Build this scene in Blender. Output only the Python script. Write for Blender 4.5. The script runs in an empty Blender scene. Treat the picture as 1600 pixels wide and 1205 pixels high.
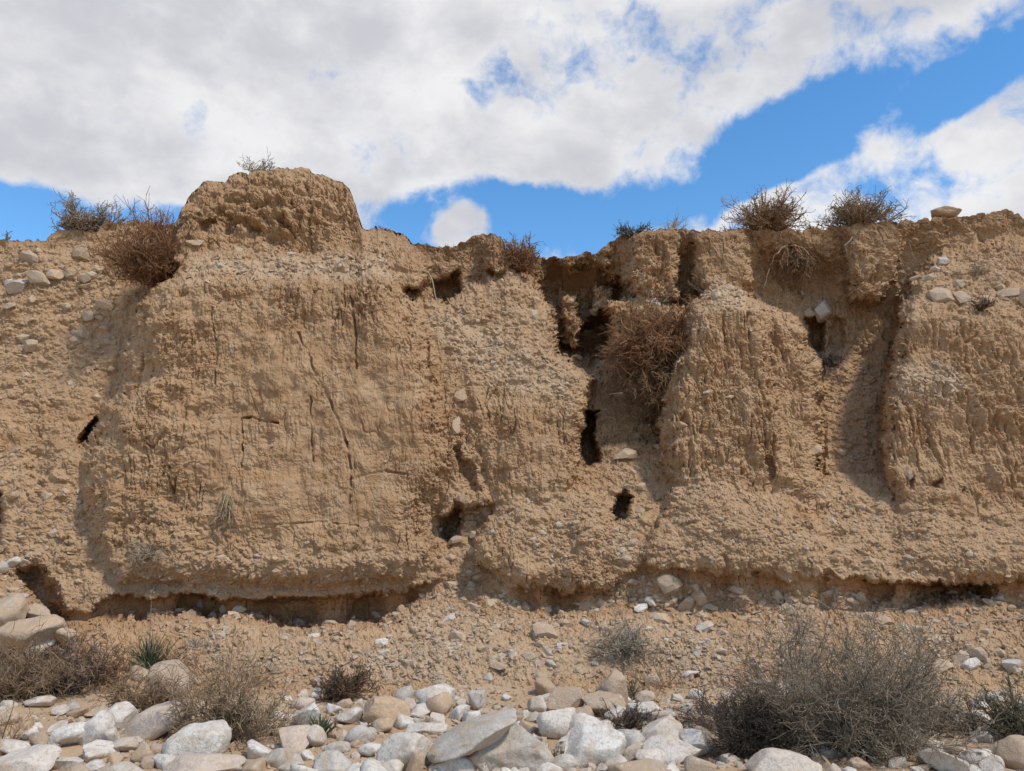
import bpy, bmesh, math, time
import numpy as np
T0 = time.time()
R = math.radians
SC = bpy.context.scene
COL = SC.collection
rng = np.random.default_rng(11)

# ------------------------------------------------------------------ camera
F = 1209.0                      # focal length in photo pixels (1600 wide)
PITCH = math.atan(198.0 / F)
CAMZ = 1.65
cam = bpy.data.cameras.new('camera')
cam.sensor_width = 36.0
cam.lens = 36.0 * F / 1600.0
cam.clip_start = 0.05
cam.clip_end = 2000
camo = bpy.data.objects.new('camera', cam)
COL.objects.link(camo)
camo.location = (0, 0, CAMZ)
camo.rotation_euler = (math.pi / 2 + PITCH, 0, 0)
SC.camera = camo

# ------------------------------------------------------------------ sky, sun, exposure
SUN_EL, SUN_AZ = 56.0, 127.0    # azimuth clockwise from +Y (the view): behind the camera, to its right
W = bpy.data.worlds.new('World')
SC.world = W
W.use_nodes = True
SC.view_settings.view_transform = 'Standard'
SC.view_settings.look = 'None'
SC.view_settings.gamma = 1.0
SC.view_settings.use_curve_mapping = False
SC.view_settings.exposure = 0.14
sl = bpy.data.lights.new('sun', 'SUN')
sl.energy = 2.8
sl.angle = R(6)
sl.color = (1.0, 0.93, 0.82)
so = bpy.data.objects.new('sun', sl)
COL.objects.link(so)
so.rotation_euler = (R(90 - SUN_EL), 0, R(180 - SUN_AZ))
so.location = (6, -6, 20)

def ray(px, py):
    c = (px - 800.0) / F
    s = -(py - 602.5) / F
    cp, sp = math.cos(PITCH), math.sin(PITCH)
    return c, cp - s * sp, sp + s * cp

def at(px, py, Y):
    """photo pixel + forward distance in metres -> point of the place"""
    c, dy, dz = ray(px, py)
    t = Y / dy
    return np.stack([c * t, t * dy, CAMZ + dz * t], -1)

def build_world():
    nt = W.node_tree
    N, L = nt.nodes, nt.links
    N.clear()
    out = N.new('ShaderNodeOutputWorld')
    bg = N.new('ShaderNodeBackground')
    bg.inputs['Strength'].default_value = 0.1
    L.new(bg.outputs[0], out.inputs[0])
    sky = N.new('ShaderNodeTexSky')
    sky.sky_type = 'NISHITA'
    sky.sun_disc = False
    sky.sun_elevation = R(SUN_EL)
    sky.sun_rotation = R(SUN_AZ)
    sky.altitude = 600
    sky.air_density = 1.0
    sky.dust_density = 0.2
    sky.ozone_density = 2.0
    hs = N.new('ShaderNodeHueSaturation')
    hs.inputs['Hue'].default_value = 0.497
    hs.inputs['Saturation'].default_value = 1.26
    hs.inputs['Value'].default_value = 1.9
    L.new(sky.outputs[0], hs.inputs['Color'])
    tc = N.new('ShaderNodeTexCoord')
    D = tc.outputs['Generated']

    def math_(op, a, b=None, c=None):
        n = N.new('ShaderNodeMath'); n.operation = op
        for i, v in enumerate((a, b, c)):
            if v is None: continue
            if isinstance(v, (int, float)): n.inputs[i].default_value = v
            else: L.new(v, n.inputs[i])
        return n.outputs[0]

    def noise(scale, detail, rough, dist=0.0, off=(0, 0, 0), sc=(1, 1, 1)):
        m = N.new('ShaderNodeMapping')
        m.inputs['Location'].default_value = off
        m.inputs['Scale'].default_value = sc
        L.new(D, m.inputs[0])
        n = N.new('ShaderNodeTexNoise')
        n.inputs['Scale'].default_value = scale
        n.inputs['Detail'].default_value = detail
        n.inputs['Roughness'].default_value = rough
        n.inputs['Distortion'].default_value = dist
        L.new(m.outputs[0], n.inputs['Vector'])
        return n.outputs['Fac']

    def blob(px, py, rx, ry, rot, amt, inner=0.3):
        """one cloud bank (amt > 0) or gap (amt < 0): an ellipse round a direction of the sky"""
        c = np.array(ray(px, py)); c = c / np.linalg.norm(c)
        k = 1.0 / math.sqrt(1 + ((px - 800) ** 2 + (py - 602.5) ** 2) / F ** 2) / F
        m = N.new('ShaderNodeMapping'); m.vector_type = 'TEXTURE'
        m.inputs['Location'].default_value = tuple(c)
        # local axes: x to the right, y along the direction, z up, rolled by rot
        import mathutils
        yv = mathutils.Vector(c)
        xv = mathutils.Vector((0, 0, 1)).cross(yv); xv.negate(); xv.normalize()
        xv = yv.cross(mathutils.Vector((0, 0, 1))).normalized()
        zv = xv.cross(yv).normalized()
        rr = R(rot)
        x2 = xv * math.cos(rr) + zv * math.sin(rr)
        z2 = -xv * math.sin(rr) + zv * math.cos(rr)
        M = mathutils.Matrix((x2, yv, z2)).transposed()
        m.inputs['Rotation'].default_value = M.to_euler('XYZ')
        m.inputs['Scale'].default_value = (rx * k, 0.6, ry * k)
        L.new(D, m.inputs[0])
        ln = N.new('ShaderNodeVectorMath'); ln.operation = 'LENGTH'
        L.new(m.outputs[0], ln.inputs[0])
        mr = N.new('ShaderNodeMapRange'); mr.interpolation_type = 'SMOOTHSTEP'
        mr.inputs['From Min'].default_value = inner
        mr.inputs['From Max'].default_value = 1.5
        mr.inputs['To Min'].default_value = amt
        mr.inputs['To Max'].default_value = 0.0
        L.new(ln.outputs['Value'], mr.inputs['Value'])
        return mr.outputs[0]

    cover = None
    for b in BLOBS:
        o = blob(*b)
        cover = o if cover is None else math_('ADD', cover, o)
    n1 = noise(5.5, 9, 0.56, 0.25, (3.1, 0.4, 1.7))
    n2 = noise(16.0, 8, 0.6, 0.4, (0.7, 2.2, 5.1))
    n3 = noise(1.6, 3, 0.5, 0.0, (8.1, 3.2, 0.3))
    n4 = noise(46.0, 6, 0.62, 0.6, (4.7, 1.2, 9.1))
    cover = math_('ADD', cover, 0.12)
    d = math_('ADD', math_('MINIMUM', cover, 0.75), math_('MULTIPLY', math_('SUBTRACT', n1, 0.5), 3.0))
    d = math_('ADD', d, math_('MULTIPLY', math_('SUBTRACT', n2, 0.5), 1.9))
    d = math_('ADD', d, math_('MULTIPLY', math_('SUBTRACT', n4, 0.5), 0.7))
    d = math_('ADD', d, math_('MULTIPLY', math_('SUBTRACT', n3, 0.52), 0.5))
    mr = N.new('ShaderNodeMapRange'); mr.interpolation_type = 'SMOOTHSTEP'
    mr.inputs['From Min'].default_value = -0.12
    mr.inputs['From Max'].default_value = 0.68
    L.new(d, mr.inputs['Value'])
    # cloud brightness: thick parts a little grey, edges and billows white
    g1 = noise(3.4, 8, 0.55, 0.2, (1.3, 7.7, 2.9), (1, 1, 2.2))
    g2 = noise(9.0, 7, 0.55, 0.2, (6.3, 2.7, 0.9), (1, 1, 1.6))
    g = math_('ADD', math_('MULTIPLY', g1, 0.62), math_('MULTIPLY', g2, 0.38))
    thick = N.new('ShaderNodeMapRange'); thick.interpolation_type = 'SMOOTHSTEP'
    thick.inputs['From Min'].default_value = 0.36
    thick.inputs['From Max'].default_value = 0.64
    L.new(math_('ADD', g, math_('MULTIPLY', math_('SUBTRACT', math_('MINIMUM', d, 1.2), 0.75), 0.10)), thick.inputs['Value'])
    ramp = N.new('ShaderNodeMix'); ramp.data_type = 'RGBA'
    ramp.inputs['A'].default_value = (8.0, 8.0, 8.1, 1)
    ramp.inputs['B'].default_value = (5.45, 5.52, 5.95, 1)
    L.new(thick.outputs[0], ramp.inputs['Factor'])
    mix = N.new('ShaderNodeMix'); mix.data_type = 'RGBA'
    L.new(mr.outputs[0], mix.inputs['Factor'])
    L.new(hs.outputs[0], mix.inputs['A'])
    L.new(ramp.outputs['Result'], mix.inputs['B'])
    L.new(mix.outputs['Result'], bg.inputs['Color'])

#        px    py   rx   ry  rot  amount
BLOBS = [(330, 60, 560, 260, 0, 0.7),
         (540, 220, 230, 90, -8, 0.4),
         (120, 190, 330, 90, -8, 0.4),
         (960, 60, 330, 130, 8, 0.65),
         (1340, 35, 270, 72, 15, 0.85),
         (1020, 235, 100, 80, -20, 0.45),
         (880, 250, 60, 50, -20, 0.4),
         (1560, 270, 280, 90, 22, 1.15),
         (1390, 205, 50, 34, 10, 0.7),
         (1120, 345, 150, 32, 8, 1.1),
         (722, 352, 54, 40, 0, 1.7),
         (1260, 318, 130, 44, 20, 1.2),
         (1420, 275, 150, 60, 24, 0.8),
         (1040, 90, 130, 60, 0, 0.35),
         (820, 335, 240, 50, 0, -1.0),
         (690, 310, 120, 34, 20, -0.4),
         (1190, 250, 190, 60, 32, -0.95),
         (1500, 135, 150, 40, 25, -0.9),
         (60, 335, 210, 36, -3, -1.3),
         (255, 332, 60, 20, 0, -0.8)]
build_world()

# ------------------------------------------------------------------ noise
_P = rng.permutation(256).astype(np.int32)
_P = np.concatenate([_P, _P])
_G = rng.normal(size=(256, 3)).astype(np.float32)
_G /= np.linalg.norm(_G, axis=1, keepdims=True)

def perlin(p):
    p = np.asarray(p, np.float32)
    i = np.floor(p).astype(np.int32)
    f = p - i
    w = f * f * f * (f * (f * 6 - 15) + 10)
    i &= 255
    res = 0
    for dx in (0, 1):
        wx = w[..., 0] if dx else 1 - w[..., 0]
        hx = _P[(i[..., 0] + dx) & 255]
        for dy in (0, 1):
            wy = w[..., 1] if dy else 1 - w[..., 1]
            hy = _P[hx + ((i[..., 1] + dy) & 255)]
            for dz in (0, 1):
                wz = w[..., 2] if dz else 1 - w[..., 2]
                g = _G[_P[hy + ((i[..., 2] + dz) & 255)]]
                dot = g[..., 0] * (f[..., 0] - dx) + g[..., 1] * (f[..., 1] - dy) + g[..., 2] * (f[..., 2] - dz)
                res = res + wx * wy * wz * dot
    return res * 1.4

def fbm(p, oct=4, gain=0.5, lac=2.03):
    p = np.asarray(p, np.float32)
    a, s, t = 1.0, 0.0, 0.0
    for k in range(oct):
        s = s + a * perlin(p * lac ** k + 17.3 * k)
        t += a
        a *= gain
    return s / t

def worley2(x, y, seed=0):
    """distance to the nearest and second nearest feature point, and the id of the nearest cell"""
    ix, iy = np.floor(x).astype(np.int32), np.floor(y).astype(np.int32)
    d1 = np.full(x.shape, 9.0, np.float32); d2 = d1.copy(); cid = np.zeros(x.shape, np.int32)
    jr = _JIT
    for dx in (-1, 0, 1):
        for dy in (-1, 0, 1):
            h = _P[(_P[(ix + dx + seed) & 255] + iy + dy) & 255]
            px = ix + dx + jr[h, 0]; py = iy + dy + jr[h, 1]
            d = np.hypot(x - px, y - py)
            nw = d < d1
            d2 = np.where(nw, d1, np.minimum(d2, d))
            cid = np.where(nw, h, cid)
            d1 = np.where(nw, d, d1)
    return d1, d2, cid
_JIT = rng.random((256, 2)).astype(np.float32)

def sst(a, b, x):
    t = np.clip((x - a) / (b - a), 0, 1)
    return t * t * (3 - 2 * t)

# ------------------------------------------------------------------ the lay of the cliff
U0, U1, V0, V1, ST = -300.0, 1900.0, 230.0, 1130.0, 3.0
cu = np.arange(U0, U1 + ST, ST)
cv = np.arange(V0, V1 + ST, ST)
CU, CV = np.meshgrid(cu, cv)

def poly_sd(pts, X=None, Y=None):
    X = CU if X is None else X
    Y = CV if Y is None else Y
    pts = np.array(pts, float)
    d = np.full(X.shape, 1e9)
    inside = np.zeros(X.shape, bool)
    n = len(pts)
    for i in range(n):
        x1, y1 = pts[i]; x2, y2 = pts[(i + 1) % n]
        ex, ey = x2 - x1, y2 - y1
        t = np.clip(((X - x1) * ex + (Y - y1) * ey) / (ex * ex + ey * ey + 1e-9), 0, 1)
        d = np.minimum(d, np.hypot(X - x1 - t * ex, Y - y1 - t * ey))
        c = (y1 > Y) != (y2 > Y)
        inside ^= c & (X < (x2 - x1) * (Y - y1) / (y2 - y1 + 1e-12) + x1)
    return np.where(inside, d, -d)

RIM = np.array([(-300, 385), (-120, 372), (0, 374), (70, 376), (85, 361), (150, 361), (167, 346), (200, 346), (268, 351), (277, 345), (285, 326), (300, 300),
                (318, 284), (350, 285), (370, 270), (430, 263), (470, 262), (520, 279), (545, 291), (556, 320), (567, 356), (600, 356), (625, 363),
                (650, 381), (690, 386), (715, 384), (742, 370), (768, 363), (780, 371), (790, 386), (830, 388), (836, 405), (860, 404), (930, 395),
                (950, 380), (975, 366), (1000, 363), (1050, 358), (1130, 361), (1160, 358), (1240, 361), (1290, 356), (1370, 346), (1420, 346),
                (1450, 340), (1500, 338), (1580, 328), (1590, 334), (1600, 340), (1700, 350), (1900, 345)], float)
LIP = np.array([(-300, 950), (0, 955), (90, 960), (130, 960), (165, 943), (185, 934), (250, 932), (330, 938), (420, 938), (500, 938), (580, 932), (640, 925), (670, 910), (690, 895),
                (740, 905), (775, 892), (800, 922), (860, 926), (920, 920), (950, 926), (975, 905), (1000, 886), (1050, 890), (1100, 893), (1180, 905),
                (1280, 905), (1350, 906), (1410, 909), (1470, 912), (1540, 916), (1600, 914), (1900, 905)], float)
FLOOR = np.array([(-300, 960), (0, 962), (90, 968), (130, 968), (185, 955), (250, 950), (330, 953), (400, 957), (460, 968), (520, 970), (560, 965), (600, 955), (640, 940), (690, 902),
                  (740, 910), (775, 900), (800, 935), (860, 944), (920, 938), (950, 932), (975, 912), (1000, 892), (1050, 905), (1100, 911), (1180, 918),
                  (1280, 921), (1350, 922), (1410, 925), (1470, 921), (1540, 924), (1600, 926), (1900, 918)], float)
UNDER = np.array([(-300, .0), (90, .02), (150, .15), (250, .28), (330, .38), (560, .42), (640, .25), (690, .03), (775, .03), (800, .15), (860, .25), (920, .2), (950, .1), (975, .03), (1000, .1),
                  (1050, .16), (1280, .18), (1400, .3), (1430, .6), (1520, .6), (1560, .3), (1900, .2)], float)

def il(tab, u): return np.interp(u, tab[:, 0], tab[:, 1])

def fv(vs, ys): return np.interp(CV, vs, ys)

def zone(a, b, c, d):
    return np.clip((CU - a) / max(b - a, 1e-6), 0, 1) * np.clip((d - CU) / max(d - c, 1e-6), 0, 1)

def lay():
    left = fv([340, 375, 450, 600, 750, 850, 945], [11.9, 11.75, 11.4, 10.85, 10.25, 9.85, 9.45])
    mid = fv([360, 400, 470, 540, 620, 760, 900], [12.3, 12.3, 12.15, 11.8, 11.3, 10.4, 9.65])
    right = fv([340, 380, 470, 480, 555, 750, 910], [11.6, 11.65, 11.9, 11.95, 11.9, 10.65, 9.5])
    wl = 1 - np.clip((CU - 250) / 350, 0, 1)
    wr = np.clip((CU - 880) / 120, 0, 1)
    d = left * wl + (1 - wl) * (mid * (1 - wr) + right * wr)

    def solid(poly, vs, ys, w=40, drop=0.5, pw=2.0):
        nonlocal d
        sd = poly_sd(poly)
        front = fv(vs, ys) + drop * (1 - np.clip(sd / w, 0, 1)) ** pw
        d = np.where(sd > 0, np.minimum(d, front), d)

    def hole(poly, amt, w=8):
        nonlocal d
        sd = poly_sd(poly)
        d = d + amt * sst(-w * .5, w, sd)

    # upper rim columns and bowls
    solid([(770, 362), (800, 385), (812, 430), (800, 440), (762, 425), (755, 380)], [360, 440], [11.75, 11.6], 10, .3)
    solid([(985, 355), (1060, 350), (1065, 470), (1000, 475), (980, 430)], [350, 470], [11.2, 11.05], 20, .35)
    solid([(1080, 355), (1170, 352), (1175, 450), (1130, 470), (1085, 450)], [350, 470], [11.25, 11.1], 20, .25)
    solid([(1310, 345), (1420, 340), (1410, 400), (1380, 470), (1330, 470)], [340, 470], [11.35, 11.2], 25, .25)
    hole([(600, 412), (625, 415), (632, 440), (618, 447)], .55)
    hole([(672, 440), (715, 425), (722, 452), (690, 490), (676, 470)], .6)
    hole([(1062, 400), (1074, 395), (1080, 450), (1068, 455)], .1)
    hole([(1180, 400), (1250, 390), (1320, 420), (1330, 470), (1260, 475), (1190, 450)], .3, 30)
    # debris ridge of the middle gully, with the steep little face below it
    solid([(800, 420), (835, 440), (868, 480), (872, 555), (905, 572), (930, 592), (918, 640), (908, 700), (903, 745), (890, 860), (790, 860), (745, 735),
           (728, 640), (700, 560), (668, 505), (700, 470), (745, 440)], [420, 480, 560, 640, 700, 775], [11.6, 11.05, 10.4, 9.95, 9.8, 9.72], 28, .38)
    solid([(640, 470), (690, 465), (730, 540), (765, 600), (775, 790), (680, 810), (680, 620)], [470, 600, 700, 800], [10.9, 10.25, 10.0, 9.75], 14, .12)
    hole([(742, 610), (775, 600), (795, 660), (790, 760), (765, 770), (745, 700)], .10, 22)
    hole([(715, 690), (740, 740), (752, 768), (735, 770), (715, 730)], .22)
    # recess under the rim, right of the ridge
    hole([(838, 450), (850, 410), (872, 402), (890, 425), (905, 412), (950, 420), (985, 445), (975, 480), (955, 520), (952, 566), (908, 570), (872, 556), (868, 500)], .8, 22)
    hole([(908, 505), (935, 488), (950, 510), (948, 566), (910, 566), (904, 530)], .6, 10)
    solid([(874, 468), (902, 460), (908, 500), (903, 545), (878, 540)], [460, 545], [12.0, 11.6], 8, .2)
    solid([(925, 440), (960, 450), (955, 482), (930, 486)], [440, 486], [12.2, 12.0], 8, .2)
    hole([(868, 530), (885, 520), (890, 556), (874, 558)], .4, 8)
    # toe of the ridge
    solid([(790, 752), (850, 775), (905, 760), (950, 785), (962, 830), (950, 880), (985, 905), (950, 932), (800, 928), (768, 893), (738, 880), (742, 840), (775, 800)],
          [752, 775, 830, 900, 930], [9.86, 9.68, 9.38, 9.1, 9.08], 45, .25)
    # mound on top of the block and the pebble layer between them
    solid([(268, 353), (277, 345), (285, 326), (300, 300), (318, 280), (350, 281), (370, 266), (430, 258), (470, 257), (520, 275), (548, 289), (558, 320), (570, 356),
           (600, 400), (628, 440), (285, 440), (268, 400)], [258, 300, 390, 408, 430, 440], [11.45, 11.1, 10.75, 10.5, 10.25, 10.2], 26, .28)
    solid([(565, 350), (622, 358), (665, 410), (660, 450), (600, 450), (560, 420)], [350, 390, 450], [11.2, 10.78, 10.3], 26, .2)
    hole([(315, 345), (345, 340), (340, 362), (318, 364)], .2)
    # the big block
    solid([(262, 432), (285, 396), (600, 398), (628, 430), (648, 470), (672, 520), (692, 580), (706, 650), (722, 735), (716, 770), (692, 800), (694, 850), (690, 895), (640, 928),
           (500, 940), (250, 935), (165, 945), (135, 860), (122, 760), (140, 690), (165, 630), (190, 590), (205, 520), (222, 470), (240, 440)],
          [396, 410, 430, 440, 700, 870, 900, 945], [10.7, 10.45, 10.0, 9.86, 9.6, 9.42, 9.33, 9.3], 70, .75, 2.4)
    hole([(126, 690), (147, 650), (153, 655), (140, 690), (124, 702)], .7, 5)
    hole([(693, 850), (692, 815), (706, 800), (712, 780), (720, 790), (724, 820), (712, 838), (700, 850)], .6, 6)
    # rubble filling the narrow gully right of the ridge
    solid([(900, 690), (1040, 690), (1075, 760), (1075, 905), (940, 905), (900, 760)], [690, 760, 830, 905], [10.7, 10.1, 9.55, 9.2], 14, .1)
    # gap right of the ridge
    hole([(912, 636), (930, 640), (932, 690), (936, 718), (916, 724), (908, 700)], 1.0, 5)
    hole([(962, 775), (975, 768), (985, 775), (982, 812), (962, 814), (958, 800)], .8, 5)
    # right buttress, its shoulder and its fan
    solid([(1195, 478), (1245, 500), (1262, 545), (1278, 560), (1284, 640), (1282, 700), (1285, 860), (1240, 860), (1190, 740)], [478, 560, 770], [10.75, 10.35, 9.85], 30, .35)
    solid([(1072, 480), (1100, 452), (1128, 440), (1170, 456), (1205, 492), (1214, 560), (1235, 640), (1240, 700), (1262, 740), (1262, 840), (1190, 840), (1130, 840), (1060, 840),
           (1036, 740), (1028, 660), (1044, 600), (1062, 540)], [440, 485, 560, 740], [10.75, 10.2, 10.0, 9.72], 34, .5)
    solid([(948, 470), (1000, 462), (1075, 480), (1062, 530), (1048, 600), (1015, 560), (960, 540)], [462, 600], [11.0, 10.7], 30, .3)
    solid([(1052, 760), (1086, 722), (1130, 735), (1195, 760), (1262, 785), (1292, 830), (1310, 908), (1180, 908), (1050, 893), (1006, 890), (1004, 850), (1035, 805)],
          [722, 745, 800, 860, 890, 908], [9.84, 9.68, 9.33, 9.05, 8.95, 8.95], 60, .2)
    # gully between the buttresses: cavity at its head, narrow rill down its left side
    hole([(1260, 500), (1284, 494), (1290, 545), (1276, 556), (1262, 530)], .6, 6)
    hole([(1295, 500), (1318, 500), (1318, 540), (1300, 545)], .25, 8)
    hole([(1272, 560), (1284, 560), (1286, 640), (1288, 740), (1276, 745), (1276, 640)], .16, 5)
    solid([(1262, 740), (1480, 740), (1480, 912), (1262, 912)], [740, 790, 850, 912], [10.4, 9.8, 9.3, 9.0], 12, .05)
    # far right buttress
    solid([(1384, 765), (1377, 700), (1383, 600), (1396, 560), (1404, 480), (1430, 430), (1470, 390), (1550, 360), (1900, 350), (1900, 830), (1900, 900), (1400, 900), (1392, 800)],
          [350, 400, 480, 500, 560, 600, 640, 800], [11.6, 11.2, 10.6, 10.3, 10.2, 10.0, 9.85, 9.6], 28, .5)
    solid([(1385, 765), (1450, 776), (1520, 788), (1600, 810), (1900, 825), (1900, 918), (1440, 918), (1380, 912)], [765, 800, 850, 890, 918], [9.78, 9.5, 9.15, 8.95, 8.93], 80, .3)
    hole([(1415, 748), (1425, 742), (1432, 765), (1418, 768)], .1, 5)
    hole([(1452, 752), (1465, 745), (1470, 762), (1456, 765)], .12, 5)
    hole([(1496, 762), (1508, 758), (1508, 772), (1497, 772)], .09, 5)
    hole([(1200, 720), (1210, 715), (1210, 745), (1202, 748)], .2, 4)
    # left scar
    hole([(-10, 770), (4, 770), (10, 815), (0, 850), (-20, 850)], .6, 5)
    hole([(35, 700), (75, 690), (85, 750), (60, 770), (40, 745)], .14, 20)
    hole([(30, 890), (60, 880), (78, 905), (100, 955), (100, 985), (60, 950), (36, 915)], .45, 12)
    # undercut along the foot and the slope below it
    jl = perlin(np.stack([CU * .022, CU * 0 + 7.7, CU * 0], -1)) * 9 + perlin(np.stack([CU * .075, CU * 0 + 2.7, CU * 0], -1)) * 6
    lip, fl, un = il(LIP, CU) + jl - 2, il(FLOOR, CU), il(UNDER, CU) * (.55 + .9 * sst(-.25, .3, perlin(np.stack([CU * .018, CU * 0 + 12.2, CU * 0], -1))))
    lip = np.minimum(lip, fl - 2)
    dl = np.empty(CU.shape[1])
    for j in range(CU.shape[1]):
        dl[j] = np.interp(lip[0, j] - 4, cv, d[:, j])
    k = np.ones(15) / 15
    dl = np.convolve(np.pad(dl, 7, 'edge'), k, 'valid')
    rec = dl[None, :] + un
    # ground line: slope of rubble from the floor of the undercut to the river bed
    slope_v = [900, 930, 955, 985, 1015, 1045, 1062, 1078, 1100, 1130]
    slope_y = [9.8, 9.5, 9.2, 8.72, 8.28, 8.1, 7.92, 7.78, 7.33, 6.75]
    gd = fv(slope_v, slope_y)
    t = np.clip((CV - fl) / 26.0, 0, 1)
    dg = rec * (1 - t) + gd * t
    dg = np.minimum(dg, rec)
    m = sst(-1.5, 1.5, CV - lip)
    d = d * (1 - m) + dg * m
    # bank of boulders in the lower left corner
    sd = poly_sd([(-300, 880), (0, 880), (22, 893), (40, 915), (62, 945), (95, 985), (112, 1012), (60, 1030), (-300, 1030)])
    f = fv([880, 930, 1030], [9.3, 8.85, 8.0]) + .25 * (1 - np.clip(sd / 16, 0, 1)) ** 2
    d = np.where(sd > 0, np.minimum(d, f), d)
    # light smoothing
    for _ in range(1):
        p = np.pad(d, 1, 'edge')
        d = (p[:-2, 1:-1] + p[2:, 1:-1] + p[1:-1, :-2] + p[1:-1, 2:] + 2 * p[1:-1, 1:-1]) / 6
    return d

DMAP = lay()

def bil(M, u, v):
    x = np.clip((u - U0) / ST, 0, M.shape[1] - 1.001)
    y = np.clip((v - V0) / ST, 0, M.shape[0] - 1.001)
    i, j = y.astype(int), x.astype(int)
    fy, fx = y - i, x - j
    return (M[i, j] * (1 - fx) + M[i, j + 1] * fx) * (1 - fy) + (M[i + 1, j] * (1 - fx) + M[i + 1, j + 1] * fx) * fy

def soft(polys, w=25):
    m = np.zeros(CU.shape)
    for p in polys:
        m = np.maximum(m, sst(-w, w, poly_sd(p)))
    return m

# what the ground is made of
G_POLY = [[(-300, 380), (60, 380), (180, 420), (215, 470), (200, 560), (120, 640), (-300, 620)],                          # stony scar on the left
          [(-300, 720), (100, 690), (130, 780), (150, 880), (170, 945), (-300, 950)],
          [(290, 398), (600, 398), (626, 436), (288, 434)],                                                              # pebble layer
          [(640, 470), (800, 425), (860, 480), (930, 590), (905, 640), (800, 600), (735, 600), (690, 540)],               # ridge rubble
          [(780, 780), (900, 765), (960, 800), (950, 880), (800, 880)],
          [(940, 700), (1010, 720), (1030, 800), (990, 890), (950, 880)],
          [(690, 780), (760, 780), (770, 900), (690, 920)],
          [(1290, 560), (1380, 560), (1380, 740), (1420, 850), (1400, 910), (1290, 910), (1285, 700)],
          [(1090, 455), (1130, 440), (1175, 470), (1160, 490), (1100, 482)],
          [(1180, 460), (1290, 460), (1290, 510), (1200, 500)],
          [(1400, 400), (1560, 400), (1700, 440), (1700, 500), (1500, 490), (1400, 470)],
          [(1395, 570), (1490, 565), (1515, 610), (1480, 625), (1395, 625)],
          [(1050, 740), (1130, 740), (1280, 830), (1290, 905), (1020, 890)],
          [(1400, 790), (1900, 830), (1900, 910), (1400, 905)],
          [(150, 860), (420, 858), (690, 862), (690, 900), (640, 930), (170, 940)]]
GRAV = soft(G_POLY, 18)
PALE = soft([G_POLY[2], G_POLY[8], G_POLY[11], [(660, 500), (720, 480), (900, 590), (880, 630), (780, 600), (720, 560)],
             [(300, 960), (640, 950), (760, 960), (1100, 960), (1150, 1050), (700, 1080), (330, 1020)],
             [(940, 830), (985, 830), (985, 870), (945, 870)]], 14)
RIBS = soft([[(210, 440), (640, 440), (700, 600), (715, 740), (640, 780), (500, 760), (300, 780), (150, 760), (150, 640)],
             [(740, 600), (910, 640), (900, 760), (780, 760)],
             [(1035, 480), (1200, 480), (1260, 560), (1250, 770), (1035, 725)],
             [(1385, 490), (1900, 480), (1900, 800), (1385, 760)],
             [(860, 400), (1060, 370), (1060, 470), (870, 560)]], 25)

# ------------------------------------------------------------------ the fine grid
gu = np.concatenate([np.linspace(-255, -6, 56), np.linspace(-2, 1602, 1220), np.linspace(1606, 1855, 56)])
NU, NV = len(gu), 570
rimv = il(RIM, gu)
j0 = perlin(np.stack([gu * .03, gu * 0 + 5.1, gu * 0], -1)) * 5
st_ = 5.0
j1 = np.round(j0 / st_ + perlin(np.stack([gu * .11, gu * 0 + 1.1, gu * 0], -1)) * .8) * st_ * .6 + perlin(np.stack([gu * .08, gu * 0 + 3.3, gu * 0], -1)) * 5 + perlin(np.stack([gu * .25, gu * 0 + 8.3, gu * 0], -1)) * 2.5
rimv = rimv + j1
tt = np.linspace(0, 1, NV)
GU = np.broadcast_to(gu, (NV, NU)).astype(np.float64)
GV = rimv[None, :] * (1 - tt[:, None]) + 1104.0 * tt[:, None]

def warp(u, v, k):
    q = np.stack([u * .035, v * .035, u * 0 + k], -1)
    q2 = np.stack([u * .12, v * .12, u * 0 + k + 5], -1)
    q3 = np.stack([u * .33, v * .33, u * 0 + k + 9], -1)
    return perlin(q) * 7 + perlin(q2) * 4.0 + perlin(q3) * 2.2
WU, WV = GU + warp(GU, GV, 1.5), GV + warp(GU, GV, 9.5) * (1 - np.exp(-(GV - rimv) / 20))
WVf = np.where(WV < rimv[None, :] + 2, rimv[None, :] + 2, WV)
D = bil(DMAP, WU, WVf)
P = at(GU, GV, D)
gr, pa, rb = bil(GRAV, WU, WV), bil(PALE, WU, WV), bil(RIBS, WU, WV)
fl_ = il(FLOOR, GU); lip_ = il(LIP, GU)
tal = sst(-2, 14, WV - fl_)                        # 1 on the rubble slope below the undercut
und = sst(-1, 4, WV - lip_) * (1 - sst(0, 22, WV - fl_)) * sst(.05, .25, il(UNDER, GU))
leftbank = sst(-8, 8, poly_sd([(-300, 880), (0, 880), (22, 893), (40, 915), (62, 945), (95, 985), (112, 1012), (60, 1030), (-300, 1030)], GU, GV))
gr = np.maximum(gr, tal)
rimd = GV - rimv[None, :]

def grid_normals(P):
    du = np.gradient(P, axis=1); dv = np.gradient(P, axis=0)
    n = np.cross(du, dv)
    n /= np.linalg.norm(n, axis=-1, keepdims=True) + 1e-12
    n[n[..., 1] > 0] *= -1
    return n

def blur(a, k):
    ker = np.ones(k) / k
    h = k // 2
    pad = [(h, h)] + [(0, 0)] * (a.ndim - 1)
    c = np.cumsum(np.pad(a, pad, 'edge'), 0)
    c = np.concatenate([np.zeros((1,) + c.shape[1:]), c])
    a = (c[k:] - c[:-k]) / k
    pad = [(0, 0), (h, h)] + [(0, 0)] * (a.ndim - 2)
    c = np.cumsum(np.pad(a, pad, 'edge'), 1)
    c = np.concatenate([np.zeros((c.shape[0], 1) + c.shape[2:]), c], 1)
    return (c[:, k:] - c[:, :-k]) / k

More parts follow.
